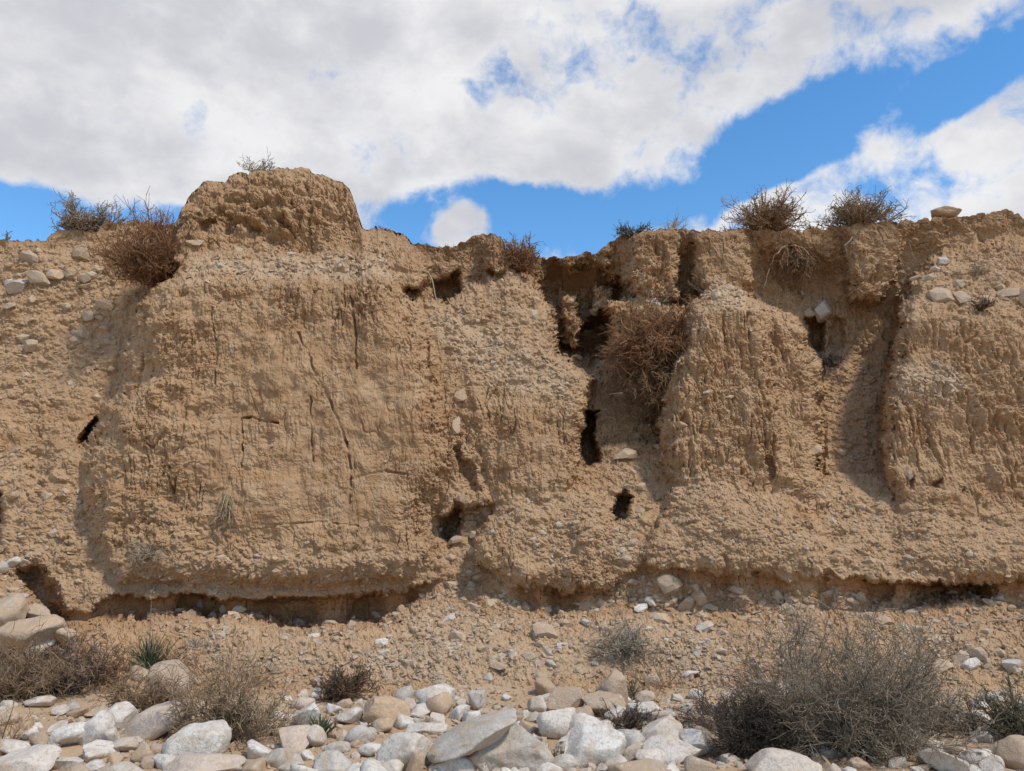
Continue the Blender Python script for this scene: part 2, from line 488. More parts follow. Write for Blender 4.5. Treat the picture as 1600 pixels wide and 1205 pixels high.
NB = grid_normals(blur(P, 9))
X, Y, Z = P[..., 0], P[..., 1], P[..., 2]
Q = P.astype(np.float32)
solidm = 1 - tal
def billow(p, oct=3, gain=.5):
    a_, r, t = 1.0, 0, 0
    for k in range(oct):
        r = r + a_ * np.abs(perlin(p * 2.07 ** k + 11.7 * k)); t += a_; a_ *= gain
    return r / t
n_lump = fbm(Q * 1.3, 3)
n_mid = fbm(Q * np.array([5.0, 5.0, 4.0]) + 7, 3)
WV3 = np.stack([perlin(Q * 2.3 + 61), perlin(Q * 2.3 + 71), perlin(Q * 2.3 + 81)], -1)
Qw = Q + .06 * WV3 + .018 * np.stack([perlin(Q * 9 + 21), perlin(Q * 9 + 51), perlin(Q * 9 + 41)], -1)
b1 = billow(Qw * np.array([4.2, 4.2, 3.6]) + 3, 4, .55)
b2 = billow(Qw * np.array([7.0, 3.5, 1.15]) + 13, 4, .55)
b3 = billow(Qw * np.array([17., 15., 14.]) + 5, 2, .6)
n_crk = perlin(Qw * np.array([3.4, 2.0, .95]) + 55)
n_crumb = fbm(Q * 14 + 3, 3)
n_fine = perlin(Q * 42) + .6 * perlin(Q * 85)
# crumbling plates: terraces in a noise field leave small lips
t_ = fbm(Qw * np.array([3.2, 3.0, 4.0]) + 91, 3) * 4.5 + n_lump
terr = np.floor(t_) + sst(.0, .3, t_ - np.floor(t_))
t2 = fbm(Qw * np.array([8., 8., 9.]) + 19, 3) * 4
terr2 = np.floor(t2) + sst(.0, .35, t2 - np.floor(t2))
strat = perlin(Qw * np.array([1.4, 1.2, 9.0]) + 29)
var = .45 + .9 * sst(-.25, .3, fbm(Q * .8 + 123, 2))            # some stretches weather smoother than others
def crease(f, k, w):
    return sst(w, 0, np.abs(perlin(Qw * np.array(f) + k)))
b4 = billow(Qw * np.array([26., 18., 6.]) + 47, 3, .65)
b5 = billow(Q * np.array([30., 26., 22.]) + 27, 3, .65)
t3 = fbm(Qw * np.array([15., 10., 7.]) + 39, 3, .6) * 4.5                  # thin flakes standing proud, longer than wide
terr3 = np.floor(t3) + sst(.0, .22, t3 - np.floor(t3))
t4 = fbm(Q * np.array([20., 18., 26.]) + 59, 2, .6) * 3.5
terr4 = np.floor(t4) + sst(.0, .25, t4 - np.floor(t4))
smooth_face = sst(0, 40, poly_sd([(320, 500), (640, 480), (700, 730), (600, 850), (330, 850), (300, 700)], GU, GV)) * (1 - pa)
rough = (1 - .55 * smooth_face) * var
right = sst(980, 1060, GU)
up = 1 - sst(70, 190, rimd)
knob = sst(-5, 20, poly_sd([(268, 353), (283, 330), (300, 295), (370, 255), (470, 250), (550, 285), (560, 330), (556, 368), (290, 368)], GU, GV))
alc = sst(-10, 15, poly_sd([(838, 430), (860, 395), (1000, 395), (1060, 440), (985, 480), (955, 566), (870, 566)], GU, GV))
g1 = gr * (1 - tal)
var2 = .12 + .50 * sst(-.22, .3, fbm(Q * np.array([1.5, 1.5, 1.1]) + 203, 3)) - .02 * right * rb + .22 * knob - .06 * smooth_face
disp = (.15 * n_lump + .05 * n_mid) * solidm
disp += solidm * (1 - rb) * (1 - .7 * g1) * (.12 + .08 * up + .13 * knob + .14 * alc) * (b1 - .3) * rough
disp += solidm * rb * ((.085 + .11 * right) * (b2 - .3) * (.3 + .7 * rough) + (.05 + .06 * right) * (b1 - .3) * rough)
disp += solidm * rb * (.085 * (b4 - .3) * (.35 + .65 * rough) * var2 * 1.1)
pat = sst(-.05, .2, fbm(Q * 1.9 + 77, 2))
fl1, fl2 = perlin(Qw * np.array([6.0, 2.0, .75]) + 111), perlin(Qw * np.array([11.0, 3.5, 1.5]) + 131)
disp -= solidm * (1 - .6 * g1) * rb * (.25 + .75 * right) * (.05 * sst(.13, 0, np.abs(fl1)) + .03 * sst(.13, 0, np.abs(fl2))) * (.15 + .85 * pat)
disp -= solidm * (1 - .7 * g1) * (1 - .6 * smooth_face) * (.05 * crease([3.4, 2, .6], 55, .03) * rb * pat + .036 * crease([8, 4, .8], 15, .045) * (.4 + .6 * pat) + .02 * crease([17, 9, 2.2], 35, .07) * rough * var2
                                  + .024 * crease([1.3, 1.2, 11], 65, .035) * (1 - pat) * (1 - .5 * rb))
disp += solidm * (.016 * terr * rough + (.020 * terr3 * (.35 + .65 * rough) + .011 * terr4 * (.5 + .5 * rough)) * var2) * (1 - .5 * g1) * (1 + .6 * knob + .4 * up)
disp += knob * (.025 * terr + .05 * n_mid)
disp += alc * solidm * (.20 * (b1 - .3) + .05 * terr)
disp += solidm * .016 * strat * (1 - .7 * rb)
disp += .03 * (b3 - .3) * (.4 + .6 * rough) * (solidm + .6 * tal)
disp += .05 * (b5 - .3) * (.5 + .5 * rough) * (var2 + .1) * (1 - .45 * g1)
disp += tal * (.10 * fbm(Q * 1.1 + 44, 3) + .03 * n_mid)
# pebbles still bedded in the face
sy = Z + (.25 + .4 * tal) * Y
for f_, a_, s_ in ((5.0, .040, 1), (10.0, .020, 2), (21.0, .009, 3)):
    d1, d2, cid = worley2((X + .45 * Y * (1 - tal) + .05 * WV3[..., 0]) * f_, (sy + .05 * WV3[..., 1]) * f_ * 1.35, s_ * 37)
    ch = ((cid * 73) % 97) / 97.0
    keep = sst(.45, .8, ch)
    disp += gr * a_ * keep * sst(.02, .4, d2 - d1) * (1 - .6 * tal)
# cracks one can follow in the photograph
def crack(pts, wpx, dep):
    pts = np.array(pts, float)
    dm = np.full(GU.shape, 1e9)
    u_, v_ = GU + 2.5 * perlin(np.stack([GV * .09, GU * .02, GU * 0 + 2], -1)), GV
    for (x1, y1), (x2, y2) in zip(pts[:-1], pts[1:]):
        ex, ey = x2 - x1, y2 - y1
        t = np.clip(((u_ - x1) * ex + (v_ - y1) * ey) / (ex * ex + ey * ey), 0, 1)
        dm = np.minimum(dm, np.hypot(u_ - x1 - t * ex, v_ - y1 - t * ey))
    brk = sst(-.12, .12, perlin(np.stack([GU * .045, GV * .045, GU * 0 + len(pts) + wpx], -1)))
    return -dep * (.25 + .75 * brk) * sst(wpx * .75, wpx * .2, dm)
disp += crack([(377, 727), (376, 653), (392, 651), (410, 658), (436, 661)], 3.2, .10)
disp += crack([(495, 585), (508, 612), (528, 655), (540, 690)], 4.5, .07)
disp += crack([(465, 520), (485, 560), (497, 600)], 4, .06)
disp += crack([(548, 462), (556, 520), (556, 575)], 3.5, .06)
disp += crack([(668, 525), (671, 575), (676, 640)], 3.2, .09)
disp += crack([(486, 620), (484, 660), (488, 720)], 3, .05)
disp += crack([(330, 480), (338, 560), (334, 610)], 3, .05)
disp += crack([(222, 470), (228, 520), (214, 600)], 4, .08)
disp += crack([(541, 690), (548, 740), (545, 790)], 4, .06)
disp += crack([(265, 730), (268, 770), (280, 740)], 4, .07)
disp += crack([(1130, 480), (1135, 560), (1150, 640), (1160, 740)], 3.5, .06)
disp += crack([(1168, 490), (1175, 560), (1200, 640)], 3.5, .07)
disp += crack([(1206, 520), (1212, 590), (1215, 640)], 4, .09)
disp += crack([(1450, 640), (1462, 700), (1480, 760)], 3.5, .06)
disp += crack([(1510, 600), (1516, 640), (1530, 720)], 3.5, .06)
disp += crack([(1560, 620), (1572, 690), (1590, 740)], 3.5, .06)
disp += crack([(1425, 640), (1430, 700), (1445, 760)], 3, .05)
disp += crack([(560, 745), (600, 735), (640, 742)], 4, .05)
disp += crack([(430, 820), (500, 815), (560, 822)], 3, .035)
disp *= np.where(rimd < 8, .3 + .7 * np.clip(rimd / 8, 0, 1), 1)
disp -= und * .02
vd = -P / np.linalg.norm(P, axis=-1, keepdims=True)
facing = np.clip((NB * vd).sum(-1), 0, 1)
disp *= np.where(tal > .5, 1, .62 + .38 * sst(.1, .7, facing))
DIR = NB * .42 + np.array([0, -.75, 0]) * solidm[..., None] + NB * .5 * tal[..., None]
DIR /= np.linalg.norm(DIR, axis=-1, keepdims=True)
P = P + DIR * disp[..., None]
NRM = grid_normals(P)
NSM = grid_normals(blur(P, 15))
print('grid', round(time.time() - T0, 1))

def surf(u, v):
    """surface point and outward normal under a photo pixel"""
    j = int(np.clip(np.searchsorted(gu, u), 0, NU - 1))
    i = int(np.clip(round((v - rimv[j]) / (1104 - rimv[j]) * (NV - 1)), 0, NV - 1))
    return P[i, j], NSM[i, j]

# ------------------------------------------------------------------ materials
def new_mat(name):
    m = bpy.data.materials.new(name)
    m.use_nodes = True
    nt = m.node_tree
    b = nt.nodes['Principled BSDF']
    b.inputs['Roughness'].default_value = .95
    b.inputs['Specular IOR Level'].default_value = .15
    return m, nt, b

class NT:
    def __init__(s, nt): s.t = nt; s.N = nt.nodes; s.L = nt.links
    def _in(s, sock, v):
        if isinstance(v, bpy.types.NodeSocket): s.L.new(v, sock)
        elif isinstance(v, tuple) and sock.type == 'RGBA': sock.default_value = v + (1,) if len(v) == 3 else v
        else: sock.default_value = v
    def noise(s, vec, scale, detail=4, rough=.55, dist=0):
        n = s.N.new('ShaderNodeTexNoise'); s._in(n.inputs['Vector'], vec)
        n.inputs['Scale'].default_value = scale; n.inputs['Detail'].default_value = detail
        n.inputs['Roughness'].default_value = rough; n.inputs['Distortion'].default_value = dist
        return n.outputs['Fac']
    def math(s, op, a, b=0.0):
        n = s.N.new('ShaderNodeMath'); n.operation = op; s._in(n.inputs[0], a); s._in(n.inputs[1], b); return n.outputs[0]
    def rng(s, v, a, b, c=0., d=1.):
        n = s.N.new('ShaderNodeMapRange'); n.interpolation_type = 'SMOOTHSTEP'; s._in(n.inputs['Value'], v)
        n.inputs['From Min'].default_value = a; n.inputs['From Max'].default_value = b
        n.inputs['To Min'].default_value = c; n.inputs['To Max'].default_value = d
        return n.outputs[0]
    def mix(s, f, a, b, blend='MIX'):
        n = s.N.new('ShaderNodeMix'); n.data_type = 'RGBA'; n.blend_type = blend
        s._in(n.inputs['Factor'], f); s._in(n.inputs['A'], a); s._in(n.inputs['B'], b)
        return n.outputs['Result']
    def attr(s, name):
        n = s.N.new('ShaderNodeAttribute'); n.attribute_name = name; return n
    def pos(s):
        return s.N.new('ShaderNodeNewGeometry').outputs['Position']
    def bump(s, h, strength, dist, normal=None):
        n = s.N.new('ShaderNodeBump'); s._in(n.inputs['Height'], h)
        n.inputs['Strength'].default_value = strength; n.inputs['Distance'].default_value = dist
        if normal is not None: s._in(n.inputs['Normal'], normal)
        return n.outputs[0]

def earth_material():
    m, nt, b = new_mat('earth')
    k = NT(nt); p = k.pos()
    big = k.noise(p, .9, 5, .6)
    med = k.noise(p, 4.5, 5, .6, .3)
    fin = k.noise(p, 26, 5, .65)
    spk = k.noise(p, 70, 3, .6)
    base = k.mix(k.rng(big, .35, .65), (.415, .256, .138), (.355, .211, .109))
    base = k.mix(k.rng(med, .35, .7), base, (.46, .31, .185))
    base = k.mix(k.rng(fin, .45, .75, 0, .55), base, (.29, .165, .08))
    base = k.mix(k.rng(spk, .58, .74, 0, .6), base, (.56, .41, .265))
    def stretched(sc, scale, detail):
        m_ = nt.nodes.new('ShaderNodeMapping'); m_.inputs['Scale'].default_value = sc
        nt.links.new(p, m_.inputs[0])
        return k.noise(m_.outputs[0], scale, detail, .6, .3)
    bed = stretched((.16, .16, 2.6), 2.2, 5); wash = stretched((2.4, 1.0, .22), 2.6, 5)
    base = k.mix(k.rng(bed, .50, .68, 0, .45), base, (.49, .33, .185))
    base = k.mix(k.rng(bed, .46, .32, 0, .45), base, (.36, .195, .088))
    base = k.mix(k.rng(wash, .52, .70, 0, .40), base, (.475, .315, .175))
    base = k.mix(k.rng(wash, .46, .33, 0, .35), base, (.335, .19, .092))
    grv = k.mix(k.rng(spk, .4, .66), (.405, .258, .142), (.50, .365, .245))
    grv = k.mix(k.rng(fin, .4, .7), grv, (.43, .27, .14))
    c = k.mix(k.math('MULTIPLY', k.attr('gravel').outputs['Fac'], .6), base, grv)
    pl = k.mix(k.rng(spk, .35, .7), (.45, .31, .185), (.54, .41, .28))
    pf = k.rng(k.math('MULTIPLY', k.attr('pale').outputs['Fac'], k.math('ADD', med, .25)), .38, .62, 0, .55)
    c = k.mix(pf, c, pl)
    tops = k.mix(k.rng(fin, .35, .7), (.25, .145, .075), (.36, .22, .115))
    c = k.mix(k.math('MULTIPLY', k.attr('topsoil').outputs['Fac'], .6), c, tops)
    clay = k.mix(k.rng(med, .35, .7), (.42, .20, .085), (.50, .27, .125))
    c = k.mix(k.math('MULTIPLY', k.attr('clay').outputs['Fac'], .8), c, clay)
    nt.links.new(c, b.inputs['Base Color'])
    h = k.math('ADD', k.math('MULTIPLY', fin, .6), k.math('MULTIPLY', spk, .5))
    nt.links.new(k.bump(h, 1.0, .022), b.inputs['Normal'])
    return m

def sand_material():
    m, nt, b = new_mat('river_sand')
    k = NT(nt); p = k.pos()
    big = k.noise(p, 1.3, 5, .6); fin = k.noise(p, 30, 5, .65); spk = k.noise(p, 95, 3, .6)
    c = k.mix(k.rng(big, .35, .65), (.475, .335, .205), (.41, .28, .165))
    c = k.mix(k.rng(fin, .5, .75, 0, .5), c, (.32, .21, .125))
    c = k.mix(k.rng(spk, .55, .72, 0, .7), c, (.60, .50, .40))
    nt.links.new(c, b.inputs['Base Color'])
    nt.links.new(k.bump(k.math('ADD', fin, k.math('MULTIPLY', spk, .5)), .6, .015), b.inputs['Normal'])
    return m

def stone_material(name, cols, use_attr=True, dust=.5):
    """cols: three colours picked by each stone's own tone; veins, specks and stains on top"""
    m, nt, b = new_mat(name)
    k = NT(nt)
    tco = nt.nodes.new('ShaderNodeTexCoord').outputs['Object'] if not use_attr else k.pos()
    if use_attr: t = k.attr('tone').outputs['Fac']
    else:
        t = nt.nodes.new('ShaderNodeObjectInfo').outputs['Random']
    r = nt.nodes.new('ShaderNodeValToRGB')
    nt.links.new(t, r.inputs[0])
    el = r.color_ramp.elements
    el[0].color = cols[0] + (1,); el[0].position = .05
    el[1].color = cols[-1] + (1,); el[1].position = .95
    for i, cc in enumerate(cols[1:-1]):
        e = el.new(.05 + .9 * (i + 1) / (len(cols) - 1)); e.color = cc + (1,)
    p = k.pos()
    n1 = k.noise(p, 9, 6, .62, .4); n2 = k.noise(p, 38, 5, .7); n3 = k.noise(p, 130, 3, .6)
    c = k.mix(k.rng(n1, .42, .68, 0, .55), r.outputs[0], (.42, .335, .25))
    c = k.mix(k.rng(n2, .50, .68, 0, .75), c, (.40, .335, .275))
    c = k.mix(k.rng(n2, .46, .30, 0, .55), c, (.74, .70, .64))
    c = k.mix(k.rng(n3, .60, .74, 0, .55), c, (.27, .24, .21))
    n4 = k.noise(p, 5, 4, .6, .8)
    c = k.mix(k.rng(n4, .50, .66, 0, dust), c, (.50, .355, .22))
    c = k.mix(k.rng(n4, .46, .30, 0, .35), c, (.52, .47, .42))
    nt.links.new(c, b.inputs['Base Color'])
    b.inputs['Roughness'].default_value = .88
    h = k.math('ADD', k.math('MULTIPLY', n2, 1.0), k.math('MULTIPLY', n3, .35))
    nt.links.new(k.bump(h, .8, .02), b.inputs['Normal'])
    return m

def twig_material():
    m, nt, b = new_mat('dry_twig')
    k = NT(nt)
    n = k.noise(k.pos(), 45, 2)
    c = k.mix(k.rng(n, .3, .7, 0, .4), k.attr('tint').outputs['Color'], (.10, .075, .055))
    nt.links.new(c, b.inputs['Base Color'])
    b.inputs['Roughness'].default_value = .9
    return m

EARTH, SAND = earth_material(), sand_material()
PEBBLE = stone_material('pebble', [(.38, .235, .13), (.45, .30, .175), (.50, .36, .23), (.58, .46, .34)])
PALEROCK = stone_material('limestone', [(.62, .49, .38), (.55, .51, .45), (.72, .64, .53), (.77, .72, .64), (.66, .56, .46), (.72, .66, .59)], False)
TANROCK = stone_material('tan_stone', [(.45, .295, .17), (.54, .395, .255), (.47, .34, .23), (.56, .38, .23)], False)
DUSTY = stone_material('dusty_stone', [(.46, .315, .18), (.53, .395, .255), (.56, .44, .30)], False, .8)
GREYROCK = stone_material('grey_stone', [(.48, .42, .35), (.53, .48, .41)], False)
TWIG = twig_material()

# ------------------------------------------------------------------ object helpers
def mesh_np(name, V, Fq, mat, smooth=True, parent=None, attrs=None):
    V = np.ascontiguousarray(V, np.float32); Fq = np.ascontiguousarray(Fq, np.int32)
    me = bpy.data.meshes.new(name)
    n, k = Fq.shape
    me.vertices.add(len(V)); me.vertices.foreach_set('co', V.ravel())
    me.loops.add(n * k); me.loops.foreach_set('vertex_index', Fq.ravel())
    me.polygons.add(n)
    me.polygons.foreach_set('loop_start', np.arange(0, n * k, k, dtype=np.int32))
    me.polygons.foreach_set('use_smooth', np.full(n, smooth))
    me.update(calc_edges=True)
    for a, v in (attrs or {}).items():
        v = np.asarray(v, np.float32)
        if v.ndim == 1:
            at_ = me.attributes.new(a, 'FLOAT', 'POINT'); at_.data.foreach_set('value', v)
        else:
            at_ = me.attributes.new(a, 'FLOAT_COLOR', 'POINT')
            at_.data.foreach_set('color', np.concatenate([v, np.ones((len(v), 1), np.float32)], 1).ravel())
    me.materials.append(mat)
    o = bpy.data.objects.new(name, me)
    COL.objects.link(o)
    if parent is not None: o.parent = parent
    return o

def tag(o, label=None, cat=None, group=None, kind=None):
    if label: o['label'] = label
    if cat: o['category'] = cat
    if group: o['group'] = group
    if kind: o['kind'] = kind
    return o

def empty(name, loc):
    o = bpy.data.objects.new(name, None)
    o.location = tuple(float(c) for c in loc)
    o.empty_display_size = .1
    COL.objects.link(o)
    return o

# ------------------------------------------------------------------ cliff: one landform, its formations as parts
ATT = {'gravel': gr, 'pale': pa, 'topsoil': (1 - sst(6, 60, rimd + 12 * n_mid)) * sst(560, 700, GU) + .5 * (1 - sst(3, 20, rimd)), 'clay': np.maximum(und, .25 * sst(0, 30, WV - fl_) * (1 - sst(30, 90, WV - fl_)))}
fc_u = .25 * (GU[:-1, :-1] + GU[1:, 1:] + GU[:-1, 1:] + GU[1:, :-1])
fc_v = .25 * (GV[:-1, :-1] + GV[1:, 1:] + GV[:-1, 1:] + GV[1:, :-1])
wf = .25 * (WU - GU + WV - GV)[:-1, :-1]
REG = [('talus_slope', None),
       ('earth_block', [(268, 432), (626, 438), (650, 470), (672, 520), (692, 580), (706, 650), (722, 735), (716, 770), (692, 800), (690, 895), (640, 950), (160, 960), (135, 860), (122, 760), (140, 690), (165, 630), (190, 590), (205, 520), (222, 470), (240, 440)]),
       ('pebble_layer', [(288, 402), (600, 402), (626, 438), (268, 432), (275, 415)]),
       ('mound', [(200, 200), (610, 200), (569, 356), (600, 402), (288, 402), (277, 345), (268, 352)]),
       ('debris_ridge', [(800, 420), (835, 440), (868, 480), (872, 555), (905, 572), (930, 592), (908, 700), (903, 745), (960, 790), (985, 930), (780, 940), (738, 880), (775, 780), (745, 735), (728, 640), (668, 505), (700, 470)]),
       ('buttress', [(1072, 480), (1100, 452), (1128, 440), (1170, 456), (1245, 500), (1262, 545), (1284, 640), (1268, 770), (1190, 760), (1130, 737), (1028, 728), (1028, 660), (1062, 540)]),
       ('debris_fan', [(1052, 760), (1086, 722), (1130, 737), (1190, 760), (1262, 785), (1300, 920), (1004, 910), (1004, 850)]),
       ('buttress', [(1384, 765), (1377, 700), (1383, 600), (1404, 480), (1470, 390), (1950, 390), (1950, 830), (1600, 812), (1520, 790), (1450, 778)]),
       ('debris_fan', [(1385, 765), (1450, 778), (1520, 790), (1600, 812), (1950, 830), (1950, 930), (1385, 930)])]
rid = np.full(fc_u.shape, -1)
for i, (nm, poly) in enumerate(REG[1:], 1):
    s = poly_sd(poly, fc_u + wf, fc_v + wf)
    rid[(s > 0) & (rid < 0)] = i
fl_f = il(FLOOR, fc_u) + 4
rid[(fc_v > fl_f) | ((leftbank[:-1, :-1] > .5))] = 0
idx = np.arange(NU * NV).reshape(NV, NU)
QUADS = np.stack([idx[:-1, :-1], idx[1:, :-1], idx[1:, 1:], idx[:-1, 1:]], -1)
PF = P.reshape(-1, 3)

def region_object(name, mask, parent=None):
    q = QUADS[mask]
    used, inv = np.unique(q.ravel(), return_inverse=True)
    o = mesh_np(name, PF[used], inv.reshape(-1, 4), EARTH, False, parent, {a: v.ravel()[used] for a, v in ATT.items()})
    return o
cliff = region_object('cliff', rid == -1)
tag(cliff, 'tan eroded earth cliff with gullies and a flat rim under the sky', 'cliff', kind='structure')
PARTS = {}
for i, (nm, poly) in enumerate(REG):
    if i == 0:
        talus = region_object('talus_slope', rid == 0)
        tag(talus, 'stony rubble slope at the foot of the tan cliff', 'slope', kind='structure')
    else:
        PARTS[i] = region_object(nm, rid == i, cliff)
PARTS[1]['label'] = 'large smooth upright block of tan earth'
PARTS[5]['label'] = 'pillar of ribbed earth in the middle right'
PARTS[7]['label'] = 'wide ribbed earth wall at the right edge'

def plateau():
    rim = P[0]
    back = [0, .25, .6, 1.2, 2.2, 4, 8, 16, 34, 70]
    rows = []
    for t in back:
        r = rim.copy()
        r[:, 0] = rim[:, 0] * (1 + t * .05)
        r[:, 1] = rim[:, 1] + t
        f = sst(0, 3.0, np.full(NU, t))
        lev = 4.0
        r[:, 2] = rim[:, 2] * (1 - f) + lev * f - .03 * min(t, .6) + (.12 * perlin(np.stack([r[:, 0] * .8, r[:, 1] * .8, r[:, 0] * 0], -1)) * min(1, t))
        rows.append(r)
    V = np.array(rows)[:, ::2]
    n = V.shape[1]
    ix = np.arange(len(back) * n).reshape(len(back), n)
    q = np.stack([ix[:-1, :-1], ix[:-1, 1:], ix[1:, 1:], ix[1:, :-1]], -1).reshape(-1, 4)
    z = np.zeros(V.shape[0] * n)
    o = mesh_np('plateau', V.reshape(-1, 3), q, EARTH, True, None, {'gravel': z + .4, 'pale': z, 'topsoil': z + 1, 'clay': z})
    tag(o, 'flat dry ground behind the rim of the cliff', 'ground', kind='structure')
plateau()

def riverbed():
    xs = np.concatenate([np.linspace(-150, -14, 20), np.linspace(-13.5, 13.5, 300), np.linspace(14, 150, 20)])
    ys = np.concatenate([np.linspace(-150, 2, 20), np.linspace(2.3, 9.0, 150), np.linspace(9.4, 120, 12)])
    XX, YY = np.meshgrid(xs, ys)
    q = np.stack([XX, YY, XX * 0], -1)
    ZZ = .07 * fbm(q * .7, 3) + .02 * fbm(q * 4, 3) - .02
    far = sst(8.0, 10, YY)
    ZZ = ZZ - far * .6
    n = len(xs)
    ix = np.arange(len(xs) * len(ys)).reshape(len(ys), n)
    f = np.stack([ix[:-1, :-1], ix[:-1, 1:], ix[1:, 1:], ix[1:, :-1]], -1).reshape(-1, 4)
    o = mesh_np('riverbed', np.stack([XX, YY, ZZ], -1).reshape(-1, 3), f, SAND, True)
    tag(o, 'sandy dry river bed strewn with pale boulders', 'ground', kind='structure')
riverbed()
def bedz(x, y):
    q = np.stack([np.asarray(x, float), np.asarray(y, float), np.asarray(x, float) * 0], -1)
    return .07 * fbm(q * .7, 3) + .02 * fbm(q * 4, 3) - .02
print('terrain', round(time.time() - T0, 1))
#STONES
# ------------------------------------------------------------------ stones
def ico(sub):
    bm = bmesh.new()
    bmesh.ops.create_icosphere(bm, subdivisions=sub, radius=1)
    V = np.array([v.co[:] for v in bm.verts]); Fc = np.array([[v.index for v in f.verts] for f in bm.faces])
    bm.free()
    return V, Fc
ICO = {k: ico(k) for k in (2, 3, 4, 5)}

def rotz(a): c, s = math.cos(a), math.sin(a); return np.array([[c, -s, 0], [s, c, 0], [0, 0, 1]])
def roty(a): c, s = math.cos(a), math.sin(a); return np.array([[c, 0, s], [0, 1, 0], [-s, 0, c]])
def rand_rot(r):
    q = r.normal(size=4); q /= np.linalg.norm(q); w, x, y, z = q
    return np.array([[1 - 2 * (y * y + z * z), 2 * (x * y - z * w), 2 * (x * z + y * w)],
                     [2 * (x * y + z * w), 1 - 2 * (x * x + z * z), 2 * (y * z - x * w)],
                     [2 * (x * z - y * w), 2 * (y * z + x * w), 1 - 2 * (x * x + y * y)]])

def rock_verts(r, sub, cuts=7, lo=.62, hi=.92, amp=.10, soft=.9):
    V, Fc = ICO[sub]
    V = V.copy()
    o = r.random(3) * 50
    V *= (1 + amp * fbm(V * 1.1 + o, 2)[:, None] * 1.6)
    for _ in range(cuts):
        n = r.normal(size=3); n /= np.linalg.norm(n)
        h = r.uniform(lo, hi)
        V -= np.clip(V @ n - h, 0, None)[:, None] * n * soft
    V *= (1 + amp * (.45 * fbm(V * 3.0 + o + 9, 3) - .5 * np.abs(perlin(V * 2.2 + o + 4)) + .20 * fbm(V * 9 + o, 3))[:, None])
    ext = V.max(0) - V.min(0)
    V = (V - (V.max(0) + V.min(0)) / 2) / ext * 2
    return V, Fc

def hull_proto(r, n):
    bm = bmesh.new()
    p = r.normal(size=(n, 3)); p /= np.linalg.norm(p, axis=1, keepdims=True)
    p *= r.uniform(.75, 1, (n, 1))
    for q in p: bm.verts.new(q)
    res = bmesh.ops.convex_hull(bm, input=bm.verts)
    for v in [v for v in bm.verts if not v.link_faces]: bm.verts.remove(v)
    bm.verts.index_update()
    V = np.array([v.co[:] for v in bm.verts]); Fc = np.array([[v.index for v in f.verts] for f in bm.faces])
    bm.free()
    ext = V.max(0) - V.min(0)
    return (V - (V.max(0) + V.min(0)) / 2) / ext * 2, Fc

def ground_point(px, py, z0=None):
    """where the line of sight through a pixel meets the river bed"""
    c, dy, dz = ray(px, py)
    z = 0.0
    for _ in range(4):
        t = (z - CAMZ) / dz
        z = float(bedz(c * t, dy * t))
    return np.array([c * t, dy * t, z])

def seat_point(px, py):
    g = ground_point(px, py)
    if py < 1096:
        p = surf(px, py)[0]
        if p[1] < g[1]: return p
    return g

ROCKMAT = {'w': PALEROCK, 't': TANROCK, 'g': GREYROCK, 'd': DUSTY}
